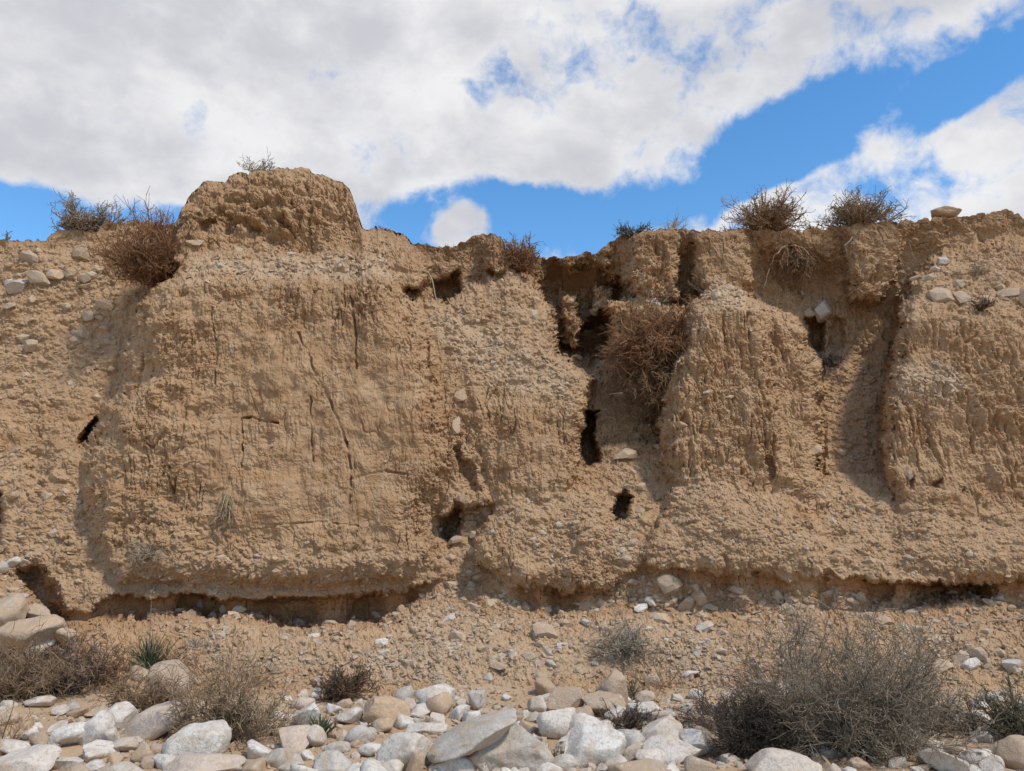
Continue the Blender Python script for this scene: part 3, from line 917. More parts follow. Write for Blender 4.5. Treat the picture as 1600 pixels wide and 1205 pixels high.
#  centre x, y, width, height (photo pixels), tilt, stone, seat ('b' bed, 's' slope), facets, label
BOULDERS = [
 (310, 1160, 94, 54, 22, 'w', 'b', 2, 'large smooth egg-shaped pale boulder in front of the twiggy olive bush'),
 (243, 1128, 100, 42, 24, 'w', 'b', 2, 'long mottled white boulder half hidden behind the twigs of the olive bush'),
 (186, 1122, 42, 40, 30, 'w', 'b', 3, 'blunt white boulder just left of the long mottled boulder'),
 (149, 1143, 56, 36, 42, 'w', 'b', 3, 'white boulder leaning up to the right against the blunt white boulder'),
 (108, 1151, 54, 32, 22, 'w', 'b', 3, 'sloping white boulder beside the bare sand patch on the left'),
 (157, 1113, 40, 18, 12, 't', 'b', 5, 'flat tan stone behind the blunt white boulder on the sand'),
 (124, 1115, 30, 16, 8, 't', 'b', 5, 'rounded tan stone on the sand beside a small white stone'),
 (92, 1111, 25, 16, 5, 'w', 'b', 6, 'small white broken stone on the sand left of the rounded tan stone'),
 (60, 1098, 44, 15, 6, 'w', 'b', 4, 'flat pale slab on the sand below the left bushes'),
 (65, 1156, 36, 22, -12, 't', 'b', 6, 'pinkish brown stone below the bare sand patch'),
 (45, 1148, 26, 20, 0, 'w', 'b', 6, 'pale stone touching the pinkish brown stone on its upper left'),
 (18, 1168, 42, 22, -6, 'w', 'b', 6, 'wide white broken rock at the left edge above the large white slab boulder'),
 (38, 1194, 92, 38, 8, 'w', 'b', 5, 'large white boulder in the bottom left corner'),
 (105, 1194, 46, 20, 4, 'w', 'b', 5, 'low white boulder touching the right of the bottom left corner boulder'),
 (169, 1156, 32, 26, 15, 'w', 'b', 6, 'squarish cream stone under the leaning white boulder'),
 (197, 1166, 36, 22, 8, 'w', 'b', 6, 'cracked cream stone below the long mottled boulder'),
 (222, 1176, 32, 30, 30, 't', 'b', 6, 'tan angular stone left of the egg-shaped boulder'),
 (259, 1192, 38, 24, 10, 'w', 'b', 6, 'white stone tucked under the left end of the egg-shaped boulder'),
 (317, 1199, 112, 36, 3, 'w', 'b', 4, 'broad white boulder in the bottom row below the egg-shaped boulder'),
 (198, 1204, 58, 22, 0, 'w', 'b', 4, 'smooth white boulder cut by the bottom frame between two broad white boulders'),
 (143, 1200, 36, 18, 10, 'w', 'b', 6, 'broken white stone in the bottom row right of the corner boulder'),
 (267, 1068, 62, 62, -14, 't', 'b', 3, 'tall tan boulder behind the grey shrub, beside the spiky green plant'),
 (219, 1058, 40, 32, -8, 't', 'b', 4, 'smaller tan boulder on the left of the spiky green plant'),
 (50, 988, 86, 54, -8, 't', 's', 7, 'large cream boulder in the heap on the left bank'),
 (13, 960, 50, 54, 10, 't', 's', 7, 'cream boulder at the left edge behind the large cream boulder'),
 (60, 956, 44, 22, -16, 't', 's', 6, 'flat cream rock on top of the left bank heap'),
 (98, 992, 48, 28, -30, 't', 's', 5, 'cream rock sloping down to the right end of the left bank heap'),
 (64, 1008, 36, 30, 20, 'w', 's', 8, 'white broken rock in front of the large cream boulder'),
 (8, 1008, 26, 28, 0, 't', 's', 5, 'tan rock at the left edge under the heap'),
 (28, 932, 28, 11, -10, 'g', 's', 6, 'thin grey slab lying on top of the left bank'),
 (21, 880, 24, 13, 42, 'w', 's', 5, 'pale oblong stone standing tilted on the left bank'),
 (4, 886, 16, 18, 0, 'g', 's', 5, 'grey stone at the left edge beside the tilted oblong stone'),
 (473, 1100, 34, 18, 4, 'w', 'b', 4, 'domed white stone at the upper left of the green tuft'),
 (482, 1122, 44, 36, 24, 'w', 'b', 6, 'white boulder behind the small green tuft'),
 (457, 1128, 26, 22, 0, 'w', 'b', 7, 'small broken white stone left of the boulder behind the green tuft'),
 (458, 1159, 48, 38, 6, 'w', 'b', 5, 'pinkish boulder below the green tuft'),
 (493, 1153, 34, 32, -38, 'w', 'b', 3, 'white arched boulder leaning right below the green tuft'),
 (524, 1107, 25, 17, 8, 'w', 'b', 6, 'rough white stone below the dark brown shrub'),
 (545, 1120, 38, 26, 0, 'w', 'b', 5, 'white stone with a hollow top below the dark brown shrub'),
 (605, 1113, 64, 42, -6, 't', 'b', 6, 'large knobbly pinkish boulder left of the twin round boulders'),
 (597, 1136, 32, 22, 6, 't', 'b', 6, 'orange tan stone under the knobbly pinkish boulder'),
 (632, 1086, 28, 22, 35, 'g', 'b', 6, 'grey stone leaning up behind the knobbly pinkish boulder'),
 (678, 1091, 56, 40, -8, 'w', 'b', 2, 'big rounded cream boulder behind its pinkish twin'),
 (686, 1104, 40, 32, 24, 't', 'b', 3, 'pinkish round boulder lying against the big cream boulder'),
 (659, 1112, 36, 21, -6, 'w', 'b', 5, 'squarish white stone left of the pinkish round boulder'),
 (640, 1104, 24, 20, 0, 'w', 'b', 6, 'small white stone between the knobbly boulder and the squarish white stone'),
 (667, 1139, 58, 17, 2, 'w', 'b', 4, 'flat white slab stone below the squarish white stone'),
 (561, 1150, 38, 28, 20, 'w', 'b', 5, 'pale wedge stone below the stone with a hollow top'),
 (527, 1168, 36, 15, 4, 'w', 'b', 5, 'flat white stone right of the arched boulder'),
 (578, 1173, 34, 21, 0, 'w', 'b', 5, 'white rounded stone below the pale wedge stone'),
 (634, 1176, 78, 58, 10, 'w', 'b', 5, 'large lumpy pinkish white boulder left of the tilted grey slab'),
 (650, 1196, 22, 42, -26, 't', 'b', 3, 'narrow tan stone standing against the lumpy pinkish boulder'),
 (518, 1194, 54, 34, 4, 'w', 'b', 3, 'smooth white boulder with a cream patch in the bottom row'),
 (455, 1197, 36, 24, 20, 'w', 'b', 5, 'pale stone in the bottom row left of the smooth cream-patched boulder'),
 (430, 1186, 36, 24, 10, 'g', 'b', 6, 'greyish stone beneath thin twigs below the pinkish boulder'),
 (795, 1166, 124, 70, -12, 'g', 'b', 7, 'big grey brown boulder carrying the tilted slab'),
 (739, 1150, 132, 36, 23, 'g', 'b', 3, 'large flat grey slab tilted up to the right on a boulder'),
 (710, 1197, 72, 30, 2, 'w', 'b', 5, 'low pinkish white boulder under the lower end of the tilted slab'),
 (871, 1134, 56, 44, 6, 'w', 'b', 4, 'round cream boulder with rough patches right of the grey brown boulder'),
 (912, 1138, 54, 42, -8, 'w', 'b', 4, 'smooth pinkish boulder behind the biggest round white boulder'),
 (930, 1169, 88, 58, -6, 'w', 'b', 5, 'biggest round white boulder with a cracked face'),
 (881, 1192, 36, 22, 0, 'w', 'b', 6, 'pale rough stone left of the foot of the biggest round boulder'),
 (856, 1204, 40, 18, 0, 'w', 'b', 5, 'white stone cut by the bottom frame below the grey brown boulder'),
 (852, 1076, 32, 27, -10, 't', 'b', 6, 'brown angular stone topmost of the small stone heap'),
 (841, 1100, 30, 26, -20, 'w', 'b', 5, 'white stone at the left foot of the small stone heap'),
 (883, 1095, 52, 36, 18, 't', 'b', 7, 'wide brownish angular rock in the middle of the small stone heap'),
 (909, 1096, 16, 16, 0, 't', 'b', 6, 'small tan stone between the wide brownish rock and the cream wedge'),
 (955, 1079, 44, 54, 6, 't', 'b', 8, 'tall blocky tan rock standing upright at the edge of the bed'),
 (944, 1104, 58, 33, 8, 't', 'b', 5, 'cream wedge rock in front of the tall blocky tan rock'),
 (747, 1096, 26, 31, 12, 'w', 'b', 6, 'upright white stone on the sand above the tilted slab'),
 (723, 1100, 20, 16, 0, 'w', 'b', 6, 'small grey white stone left of the upright white stone'),
 (718, 1116, 32, 22, 15, 'w', 'b', 6, 'pinkish stone below the upright white stone'),
 (737, 1122, 26, 20, 0, 'w', 'b', 6, 'white stone just above the middle of the tilted slab'),
 (1000, 1112, 46, 28, 12, 'w', 'b', 9, 'jagged white rock behind dark purple twigs'),
 (964, 1120, 32, 22, 20, 'w', 'b', 8, 'white rock with dark cracks under the cream wedge rock'),
 (1034, 1144, 62, 36, 14, 'w', 'b', 4, 'pale oval boulder just below the dark purple twigs'),
 (982, 1160, 46, 32, 20, 'w', 'b', 5, 'pale pinkish boulder between the biggest round boulder and the oval one'),
 (1046, 1173, 82, 46, 4, 'w', 'b', 5, 'broad pale boulder beneath the oval boulder'),
 (1016, 1185, 44, 26, 2, 'w', 'b', 3, 'smooth white domed stone in front of the broad pale boulder'),
 (992, 1176, 38, 24, 34, 'w', 'b', 5, 'white tilted stone between the biggest round boulder and the domed stone'),
 (1002, 1202, 90, 24, -3, 't', 'b', 4, 'long tan topped boulder cut by the bottom frame'),
 (1088, 1165, 50, 44, -20, 'w', 'b', 5, 'bright white boulder behind the outer twigs of the dark bush'),
 (961, 1192, 32, 18, 30, 'w', 'b', 5, 'small white stone leaning at the right foot of the biggest round boulder'),
 (1221, 1200, 92, 46, 0, 'w', 'b', 3, 'grey white domed boulder in front of the dark bush at the bottom'),
 (1481, 1194, 76, 34, -10, 'w', 'b', 6, 'white boulder under twigs at the right foot of the big wiry bush'),
 (1563, 1175, 34, 22, -8, 'w', 'b', 6, 'pale stone left of the tan boulder in the right corner'),
 (1594, 1180, 52, 50, 20, 't', 'b', 5, 'tan boulder in the bottom right corner'),
 (1551, 1199, 36, 20, 24, 'w', 'b', 6, 'pinkish stone in the bottom row left of the right corner boulder'),
 (1475, 334, 47, 15, 2, 't', 'r', 6, 'oblong tan stone lying on the cliff rim at the right'),
]
taken = []
def place_boulders():
    for i, (cx, cy, w, h, tilt, mt, seat, cuts, label) in enumerate(BOULDERS):
        r = np.random.default_rng(300 + i)
        ca, sa = abs(math.cos(R(tilt))), abs(math.sin(R(tilt)))
        vh = math.hypot(h * ca, w * sa)                   # upright extent of the tilted stone
        if 'tilted up to the right' in label:
            Yc = ground_point(cx, 1197)[1]
        elif seat == 'b':
            g = ground_point(cx, min(cy + vh * .44, 1203) if cy < 1185 else cy + vh * .44)
            Yc = g[1] + .25 * (w + h) / 2 / F * g[1]
        elif seat == 's':
            Yc = surf(cx, cy + vh * .4)[0][1] - .04
        else:
            Yc = float(P[0, int(np.argmin(abs(gu - cx)))][1]) + .12
        c = at(cx, cy, Yc)
        k = Yc / F * 1.09
        rx, rz = w * k / 2, h * k / 2
        ry = (rx + rz) * .5
        if 'slab' in label and w > 100: ry = rx * .75
        V, Fc = rock_verts(r, 5 if w > 100 else (4 if w > 40 else 3), cuts * 2 + 3, .42 if cuts > 4 else .62, .88, .17 if cuts > 4 else .12, .97)
        V = V * np.array([rx, ry, rz])
        V = V @ roty(-R(tilt)).T
        o = mesh_np('boulder', V, Fc, ROCKMAT[mt], True)
        o.location = tuple(c)
        tag(o, label, 'boulder' if max(w, h) > 30 else 'stone', 'boulders on the dry river bed' if seat == 'b' else ('rocks heaped on the left bank' if seat == 's' else None))
        taken.append((cx, cy, max(w, vh) * .5))
place_boulders()

PROTO = {}
for key, mt in ROCKMAT.items():
    L_ = []
    for j in range(6):
        r = np.random.default_rng(900 + j + ord(key) * 7)
        V, Fc = rock_verts(r, 3, 14, .38, .80, .18, 1.0)
        me = mesh_np('cobble', V, Fc, mt, True)
        L_.append(me.data); bpy.data.objects.remove(me)
    PROTO[key] = L_
ANG = {}
for key, mt in ROCKMAT.items():
    L_ = []
    for j in range(6):
        V, Fc = rock_verts(np.random.default_rng(1300 + j + ord(key) * 5), 2, 13, .38, .72, .12, 1.0)
        me = mesh_np('stone', V, Fc, mt, False)
        L_.append(me.data); bpy.data.objects.remove(me)
    ANG[key] = L_
HULL = {}
for key, mt in ROCKMAT.items():
    L_ = []
    for j in range(8):
        V, Fc = hull_proto(np.random.default_rng(40 + j + ord(key)), 15)
        me = mesh_np('stone', V, Fc, mt, False)
        L_.append(me.data); bpy.data.objects.remove(me)
    HULL[key] = L_
import mathutils
def inst(name, data, loc, size, rot, parent=None):
    o = bpy.data.objects.new(name, data)
    M = mathutils.Matrix(rot.tolist()).to_4x4()
    o.matrix_world = mathutils.Matrix.Translation(tuple(float(x) for x in loc)) @ M @ mathutils.Matrix.Diagonal((*[float(x) for x in size], 1))
    COL.objects.link(o)
    if parent is not None: o.parent = parent
    return o

COB = []
def cobbles():
    r = np.random.default_rng(5)
    n = 0
    tries = 0
    while n < 285 and tries < 20000:
        tries += 1
        px = r.uniform(-20, 1620); py = 1078 + 130 * r.random() ** .8
        dens = np.interp(px, [0, 140, 260, 420, 480, 1080, 1160, 1400, 1460, 1600], [.35, .45, .4, .6, 1, 1, .5, .3, .6, .8])
        if px < 420 and py < 1100: dens *= .3
        if 760 < px < 830 and py < 1115: dens *= .3
        if r.random() > dens: continue
        s = (11 + 26 * r.random() ** 1.8) * (.7 + .5 * (py - 1078) / 130)
        if any((px - a) ** 2 + ((py - b) * 1.2) ** 2 < (c * .58 + s * .34) ** 2 for a, b, c in taken): continue
        taken.append((px, py, s * .7))
        g = ground_point(px, py + s * .3)
        k = g[1] / F * s * 1.12
        key = r.choice(['w', 't', 'g'], p=[.56, .34, .10])
        rot = rotz(r.uniform(0, 6.28)) @ roty(r.uniform(-.3, .3))
        o = inst('cobble', PROTO[key][r.integers(6)], g + np.array([0, 0, k * .09]), (k * .62, k * .52, k * r.uniform(.34, .52)), rot)
        lab, grp = {'w': ('small whitish cobble lying loose between the boulders of the river bed', 'whitish cobbles between the boulders'),
                    't': ('small tan cobble lying loose between the boulders of the river bed', 'tan cobbles between the boulders'),
                    'g': ('small grey cobble lying loose between the boulders of the river bed', 'grey cobbles between the boulders')}[key]
        tag(o, lab, 'cobble', grp)
        COB.append((px, py, key, o))
        n += 1
    # tell a cobble by the boulder it lies next to and the side it lies on
    cand = []
    for i, (x, y, kk, o) in enumerate(COB):
        for bx, by, bw, bh, tl, mt, seat, cu_, lab in BOULDERS:
            if seat != 'b' or len(lab.split()) > 10: continue
            dx, dy = (x - bx) / (bw * .5), (y - by) / (bh * .5)
            gap = math.hypot(x - bx, y - by) - (bw + bh) * .25
            if gap > 40: continue
            side = ('just right of' if dx > 0 else 'just left of') if abs(dx) > abs(dy) else ('just below' if dy > 0 else 'just above')
            cand.append((gap, i, side, lab))
    done, used = set(), set()
    for gap, i, side, lab in sorted(cand):
        key = COB[i][2]
        if i in done or (key, side, lab) in used: continue
        done.add(i); used.add((key, side, lab))
        COB[i][3]['label'] = {'w': 'whitish', 't': 'tan', 'g': 'grey'}[key] + ' cobble ' + side + ' the ' + lab
cobbles()

def frame_from(n, r, spin=True):
    n = n / np.linalg.norm(n)
    a = np.cross(n, [0, 0, 1.0]); a /= np.linalg.norm(a) + 1e-9
    b = np.cross(n, a)
    t = r.uniform(-.5, .5) if not spin else r.uniform(0, 6.28)
    return np.stack([a * math.cos(t) + b * math.sin(t), -a * math.sin(t) + b * math.cos(t), n], 1)

CLIFF_STONES = [(303, 381, 28, 14, 'w'), (140, 495, 24, 18, 'w'), (156, 498, 18, 12, 't'), (47, 542, 24, 18, 't'), (34, 528, 20, 16, 't'), (30, 449, 34, 20, 'g'), (129, 393, 36, 24, 't'), (150, 421, 22, 14, 't'),
 (48, 406, 36, 14, 't'), (88, 432, 26, 18, 't'), (66, 440, 40, 22, 't'), (20, 482, 26, 16, 't'), (52, 470, 22, 14, 't'), (165, 480, 30, 14, 't'), (110, 430, 22, 14, 'w'), (10, 440, 20, 16, 'g'),
 (456, 397, 22, 10, 'w'), (346, 419, 16, 8, 'g'), (373, 393, 14, 9, 'w'), (938, 570, 21, 18, 'w'), (1282, 487, 27, 32, 'g'), (1263, 490, 18, 16, 't'), (1272, 704, 20, 14, 'w'), (1279, 776, 14, 16, 'w'),
 (1017, 474, 24, 24, 'g'), (935, 472, 20, 12, 't'), (908, 486, 20, 10, 't'), (976, 712, 36, 22, 'w'), (720, 616, 22, 24, 'w'), (711, 664, 14, 30, 'w'), (1120, 463, 19, 18, 'w'), (1102, 466, 16, 12, 'w'), (1138, 452, 16, 12, 'w'),
 (1152, 460, 14, 12, 'w'), (1468, 466, 38, 28, 't'), (1500, 469, 32, 24, 't'), (1431, 437, 22, 14, 'w'), (1450, 436, 18, 12, 'w'), (1474, 409, 18, 15, 'g'), (1499, 445, 20, 14, 't'), (1572, 460, 32, 26, 't'), (1597, 468, 22, 26, 't'),
 (1540, 470, 20, 16, 't'), (1560, 450, 16, 12, 't'), (757, 802, 26, 20, 't'), (742, 838, 24, 16, 't'), (742, 904, 22, 12, 't'), (712, 846, 26, 14, 'w'), (725, 806, 14, 12, 't'), (747, 534, 8, 24, 'w'), (82, 831, 16, 18, 't'),
 (134, 851, 10, 8, 'w'), (1278, 640, 14, 8, 't'), (1278, 664, 12, 7, 't'), (1342, 792, 16, 10, 'w'), (1300, 815, 14, 12, 't'), (1356, 878, 22, 12, 't'), (1310, 862, 20, 12, 't'), (1420, 742, 12, 14, 't'),
 (320, 866, 16, 8, 't'), (345, 870, 14, 8, 't'), (400, 870, 16, 8, 't'), (430, 874, 14, 7, 't'), (332, 925, 16, 8, 't'), (1000, 800, 14, 10, 'w'), (985, 850, 18, 12, 'w'), (968, 862, 16, 12, 'w'), (835, 470, 14, 10, 'w'), (832, 492, 18, 22, 'w'), (1028, 700, 16, 10, 't'),
 (1060, 663, 24, 9, 't'), (1105, 612, 16, 8, 't'), (1142, 618, 12, 7, 't'), (980, 760, 16, 9, 't'), (915, 522, 22, 14, 't'), (942, 512, 18, 12, 't'), (926, 486, 20, 14, 't'), (890, 470, 16, 12, 't'), (958, 500, 16, 14, 't'), (935, 548, 14, 10, 't'), (900, 560, 18, 12, 't'), (720, 780, 18, 12, 't'), (735, 860, 22, 14, 't'), (702, 872, 18, 10, 't'), (960, 830, 20, 14, 't'), (985, 740, 18, 12, 't'), (1000, 760, 14, 12, 't'), (770, 832, 8, 9, 'g')]
TALUS_STONES = [(431, 1044, 30, 22, 't'), (850, 990, 36, 24, 't'), (1043, 909, 36, 26, 't'), (1072, 944, 30, 17, 't'), (1108, 948, 24, 15, 't'), (1095, 936, 22, 20, 't'), (1029, 969, 38, 18, 't'), (1500, 1032, 32, 22, 't'),
 (1470, 1045, 34, 18, 't'), (1512, 1044, 30, 16, 'w'), (1526, 1024, 24, 16, 't'), (1578, 1048, 30, 14, 'g'), (1380, 970, 26, 14, 't'), (1352, 964, 22, 14, 't'), (1330, 940, 18, 10, 't'), (1250, 950, 24, 9, 't'), (1238, 936, 18, 8, 't'),
 (466, 974, 20, 15, 'w'), (348, 951, 22, 15, 't'), (372, 954, 22, 12, 't'), (310, 945, 12, 16, 't'), (280, 952, 14, 10, 't'), (1100, 980, 26, 14, 'w'), (1180, 975, 20, 12, 't'), (640, 1012, 14, 10, 't'), (633, 994, 18, 10, 't'), (762, 1062, 14, 16, 'g'),
 (1078, 1054, 28, 9, 'w'), (1195, 1066, 40, 9, 'w'), (1020, 1065, 24, 16, 't'), (560, 1022, 16, 10, 't'), (714, 1000, 26, 14, 't'), (740, 952, 28, 10, 't'), (1410, 982, 20, 12, 't'), (1440, 985, 18, 12, 't'), (1455, 1000, 16, 12, 't'), (1545, 1040, 14, 16, 't'),
 (240, 953, 14, 9, 't'), (1018, 940, 20, 14, 'w'), (1000, 955, 24, 14, 'w'), (1128, 990, 20, 12, 't'), (1265, 1010, 20, 14, 't')]
for _i, _x in enumerate([205, 232, 262, 296, 330, 366, 402, 428, 470, 515, 548, 590, 628, 660, 705, 735, 820, 870, 905, 940, 985, 1085, 1150, 1215, 1290, 1345, 1420, 1490, 1560]):
    TALUS_STONES.append((_x, float(np.interp(_x, FLOOR[:, 0], FLOOR[:, 1])) + 4 + (_i * 5) % 9, 12 + (_i * 7) % 13, 8 + (_i * 5) % 9, 't'))

def place_stone(px, py, w, h, key, parent, r, sink=.25):
    p, n = surf(px, py)
    k = p[1] / F / 2
    wx, wz = w * k, h * k
    n = n + np.array([0, -.6, .15]); n /= np.linalg.norm(n)
    # long side level, short side up the face
    a = np.cross(n, [0, 0, 1.0]); a /= np.linalg.norm(a)
    b = np.cross(a, n) * -1 if np.cross(a, n)[2] < 0 else np.cross(a, n)
    t = r.normal() * .25
    M = np.stack([a * math.cos(t) + b * math.sin(t), n, -a * math.sin(t) + b * math.cos(t)], 1)
    if np.linalg.det(M) < 0: M[:, 1] *= -1
    dp = (wx + wz) * .5 * r.uniform(.6, .9)
    big = max(w, h) > 22
    return inst('stone', (ANG if big else HULL)[key][r.integers(6)], p + n * dp * (.5 - sink), (wx * 1.1, dp, wz * 1.1), M, parent)

def in_cell(px, py, M):
    return float(bil(M, np.array([px]), np.array([py]))[0])

def embedded():
    r = np.random.default_rng(21)
    for x, y, w, h, q in CLIFF_STONES: place_stone(x, y, w, h, 'd' if q == 'w' else q, cliff, r, .36)
    for a in TALUS_STONES: place_stone(*a, talus, r)
    n = 0
    while n < 292 - len(CLIFF_STONES):
        px, py = r.uniform(0, 1600), r.uniform(385, 935)
        g = in_cell(px, py, GRAV)
        if py > np.interp(px, LIP[:, 0], LIP[:, 1]) - 4 or r.random() > g ** 2: continue
        if r.random() > np.interp(px, [0, 200, 260, 620, 700, 900, 1400, 1600], [1, .9, .5, .5, .8, .8, .8, 1]): continue
        s = 8 + 10 * r.random() ** 3
        if px < 220 and py < 560: s *= 1.3
        pl = in_cell(px, py, PALE)
        place_stone(px, py, s, s * r.uniform(.45, .8), 'd' if r.random() < .3 + .6 * pl else 't', cliff, r, .38)
        n += 1
    n = 0
    while n < 290 - len(TALUS_STONES):
        px = r.uniform(120, 1600)
        f0 = np.interp(px, FLOOR[:, 0], FLOOR[:, 1])
        py = r.uniform(f0 + 8, 1080)
        dens = np.interp(px, [120, 260, 330, 560, 680, 1150, 1300, 1600], [.15, .25, .8, .7, 1, 1, .7, .9]) * (1 if py < 1045 else .35)
        if px < 560 and py > 1010: dens *= .35
        if r.random() > dens: continue
        s = 9 + 15 * r.random() ** 2.6
        pl = in_cell(px, py, PALE)
        place_stone(px, py, s, s * r.uniform(.45, .8), r.choice(['w', 'd', 't'], p=[.04 + .2 * pl, .46, .5 - .2 * pl]), talus, r)
        n += 1
embedded()

def gravel(name, pts, nrm, size, tone, parent, mat=PEBBLE, seed=1):
    """many small broken stones joined into one body of gravel"""
    r = np.random.default_rng(seed)
    n = len(pts)
    VS, FS, TS = [], [], []
    off = 0
    protos = [hull_proto(np.random.default_rng(70 + j), 9) for j in range(6)]
    which = r.integers(0, 6, n)
    nn = nrm + r.normal(size=(n, 3)) * .35
    nn /= np.linalg.norm(nn, axis=1, keepdims=True)
    a = np.cross(nn, r.normal(size=(n, 3))); a /= np.linalg.norm(a, axis=1, keepdims=True)
    b = np.cross(nn, a)
    sx, sy_, sz = size * r.uniform(.75, 1.2, n), size * r.uniform(.5, .9, n), size * r.uniform(.3, .6, n)
    for j in range(6):
        m = which == j
        V, Fc = protos[j]
        k = m.sum()
        if not k: continue
        v = (V[None, :, 0:1] * (a[m] * sx[m, None])[:, None] + V[None, :, 1:2] * (b[m] * sy_[m, None])[:, None] + V[None, :, 2:3] * (nn[m] * sz[m, None])[:, None]) + (pts[m] + nn[m] * (sz[m, None] * .35))[:, None]
        VS.append(v.reshape(-1, 3))
        FS.append((Fc[None] + (np.arange(k) * len(V))[:, None, None] + off).reshape(-1, 3))
        TS.append(np.repeat(tone[m], len(V)))
        off += k * len(V)
    o = mesh_np(name, np.concatenate(VS), np.concatenate(FS), mat, False, parent, {'tone': np.concatenate(TS)})
    tag(o, kind='stuff')
    return o

def scatter_gravel():
    r = np.random.default_rng(77)
    # on the cliff
    def pick(n, weight):
        px = r.uniform(-120, 1720, n * 4); py = r.uniform(265, 1085, n * 4)
        j = np.clip(np.searchsorted(gu, px), 0, NU - 1)
        i = np.round((py - rimv[j]) / (1118 - rimv[j]) * (NV - 1)).astype(int)
        ok = (i > 3) & (i < NV - 1)
        i, j, px, py = i[ok], j[ok], px[ok], py[ok]
        keep = r.random(len(i)) < weight(i, j, px, py)
        return i[keep][:n], j[keep][:n]
    cl = (WV < lip_ - 3) 
    i, j = pick(13000, lambda i, j, x, y: np.where(cl[i, j], .03 + .6 * gr[i, j] ** 1.5 + 1.0 * pa[i, j], 0) * (1 - leftbank[i, j]))
    s = (1.3 + (3.2 + 1.6 * pa[i, j]) * r.random(len(i)) ** (3 - 1.4 * pa[i, j])) * P[i, j][:, 1] / F
    gravel('gravel', P[i, j], NRM[i, j], s, np.clip(r.random(len(i)) * .7 + .06 * pa[i, j], 0, 1), cliff, seed=3)
    i, j = pick(25000, lambda i, j, x, y: np.where(WV[i, j] > fl_[i, j] + 3, (.18 + 1.0 * sst(-.22, .22, fbm(P[i, j] * np.array([1.6, 1.6, 3.0]) + 66, 3))) * np.interp(x, [0, 200, 300, 560, 700, 1150, 1600], [.25, .3, .8, .8, 1, 1, .8]), .5 * leftbank[i, j]))
    s = (1.4 + 4.8 * r.random(len(i)) ** 2.6) * P[i, j][:, 1] / F
    gravel('gravel', P[i, j], NRM[i, j], s, np.clip(r.random(len(i)) * .68 + .18 * pa[i, j], 0, 1), talus, seed=4)
    # on the bed
    n = 15000
    y = 3.5 + 4.3 * r.random(n) ** .7; x = r.uniform(-.78, .78, n) * y
    px = 800 + F * x / y
    clump = fbm(np.stack([x * 1.6, y * 1.6, x * 0], -1), 2)
    k = r.random(n) < np.interp(px, [0, 200, 420, 500, 1100, 1600], [.5, .4, .7, 1, 1, .9]) * sst(-.35, .15, clump + (px > 430) * .2)
    x, y = x[k], y[k]
    q = np.stack([x, y, bedz(x, y)], -1)
    s = (.006 + .032 * r.random(len(x)) ** 2.2)
    o = gravel('gravel', q, np.tile([0, 0, 1.0], (len(x), 1)), s, np.clip(.35 + .65 * r.random(len(x)), 0, 1), None, seed=5)
    tag(o, 'loose pale gravel between the boulders of the river bed', 'gravel', kind='stuff')
scatter_gravel()
print('stones', round(time.time() - T0, 1))

#SHRUBS
# ------------------------------------------------------------------ shrubs, grasses, roots
def norm(a): return a / (np.linalg.norm(a, axis=-1, keepdims=True) + 1e-9)

def grow(r, start, d, L, k, wob, sag):
    """bent twigs: points (n, k, 3)"""
    n = len(start)
    pts = np.empty((n, k, 3)); pts[:, 0] = start
    d = norm(d)
    for i in range(1, k):
        d = norm(d + r.normal(size=(n, 3)) * wob + np.array([0, 0, sag]))
        pts[:, i] = pts[:, i - 1] + d * (L / (k - 1))[:, None]
    return pts

def tubes(pts, r0, r1, col):
    n, k, _ = pts.shape
    t = norm(np.gradient(pts, axis=1))
    ref = np.where(np.abs(t[..., 2:3]) > .9, np.array([1.0, 0, 0]), np.array([0, 0, 1.0]))
    a = norm(np.cross(t, ref)); b = np.cross(t, a)
    rad = r0[:, None] * (1 - np.linspace(0, 1, k))[None] + r1[:, None] * np.linspace(0, 1, k)[None]
    ang = np.array([0, 2.094, 4.189])
    V = pts[:, :, None] + rad[:, :, None, None] * (a[:, :, None] * np.cos(ang)[None, None, :, None] + b[:, :, None] * np.sin(ang)[None, None, :, None])
    ix = np.arange(n * k * 3).reshape(n, k, 3)
    f = np.stack([ix[:, :-1], np.roll(ix, -1, 2)[:, :-1], np.roll(ix, -1, 2)[:, 1:], ix[:, 1:]], -1).reshape(-1, 4)
    return V.reshape(-1, 3), f, np.repeat(col, k * 3, axis=0)

def join(parts):
    V, Fq, C = [], [], []; off = 0
    for v, f, c in parts:
        V.append(v); Fq.append(f + off); C.append(c); off += len(v)
    return np.concatenate(V), np.concatenate(Fq), np.concatenate(C)

PAL = {'wiry': [(.27, .22, .155), (.37, .30, .215), (.18, .145, .10)],
       'rust': [(.30, .15, .07), (.38, .205, .10), (.23, .11, .055)],
       'brown': [(.32, .215, .125), (.40, .28, .165), (.24, .155, .09)],
       'grey': [(.38, .31, .225), (.47, .385, .28), (.30, .24, .17)],
       'olive': [(.33, .265, .17), (.41, .335, .22), (.25, .20, .125)],
       'dark': [(.085, .068, .05), (.125, .095, .066), (.062, .052, .04)],
       'purple': [(.16, .115, .10), (.21, .155, .14), (.12, .09, .085)],
       'straw': [(.48, .37, .22), (.55, .45, .29), (.38, .28, .165)],
       'pale': [(.46, .40, .30), (.53, .46, .36), (.38, .32, .24)],
       'green': [(.085, .11, .055), (.12, .145, .075), (.065, .085, .045)],
       'deadgreen': [(.15, .15, .085), (.20, .19, .11), (.11, .115, .07)]}
def tint(r, pal, n):
    c = np.array(PAL[pal])[r.integers(0, 3, n)]
    return np.clip(c * r.uniform(.75, 1.25, (n, 1)), 0, 1)

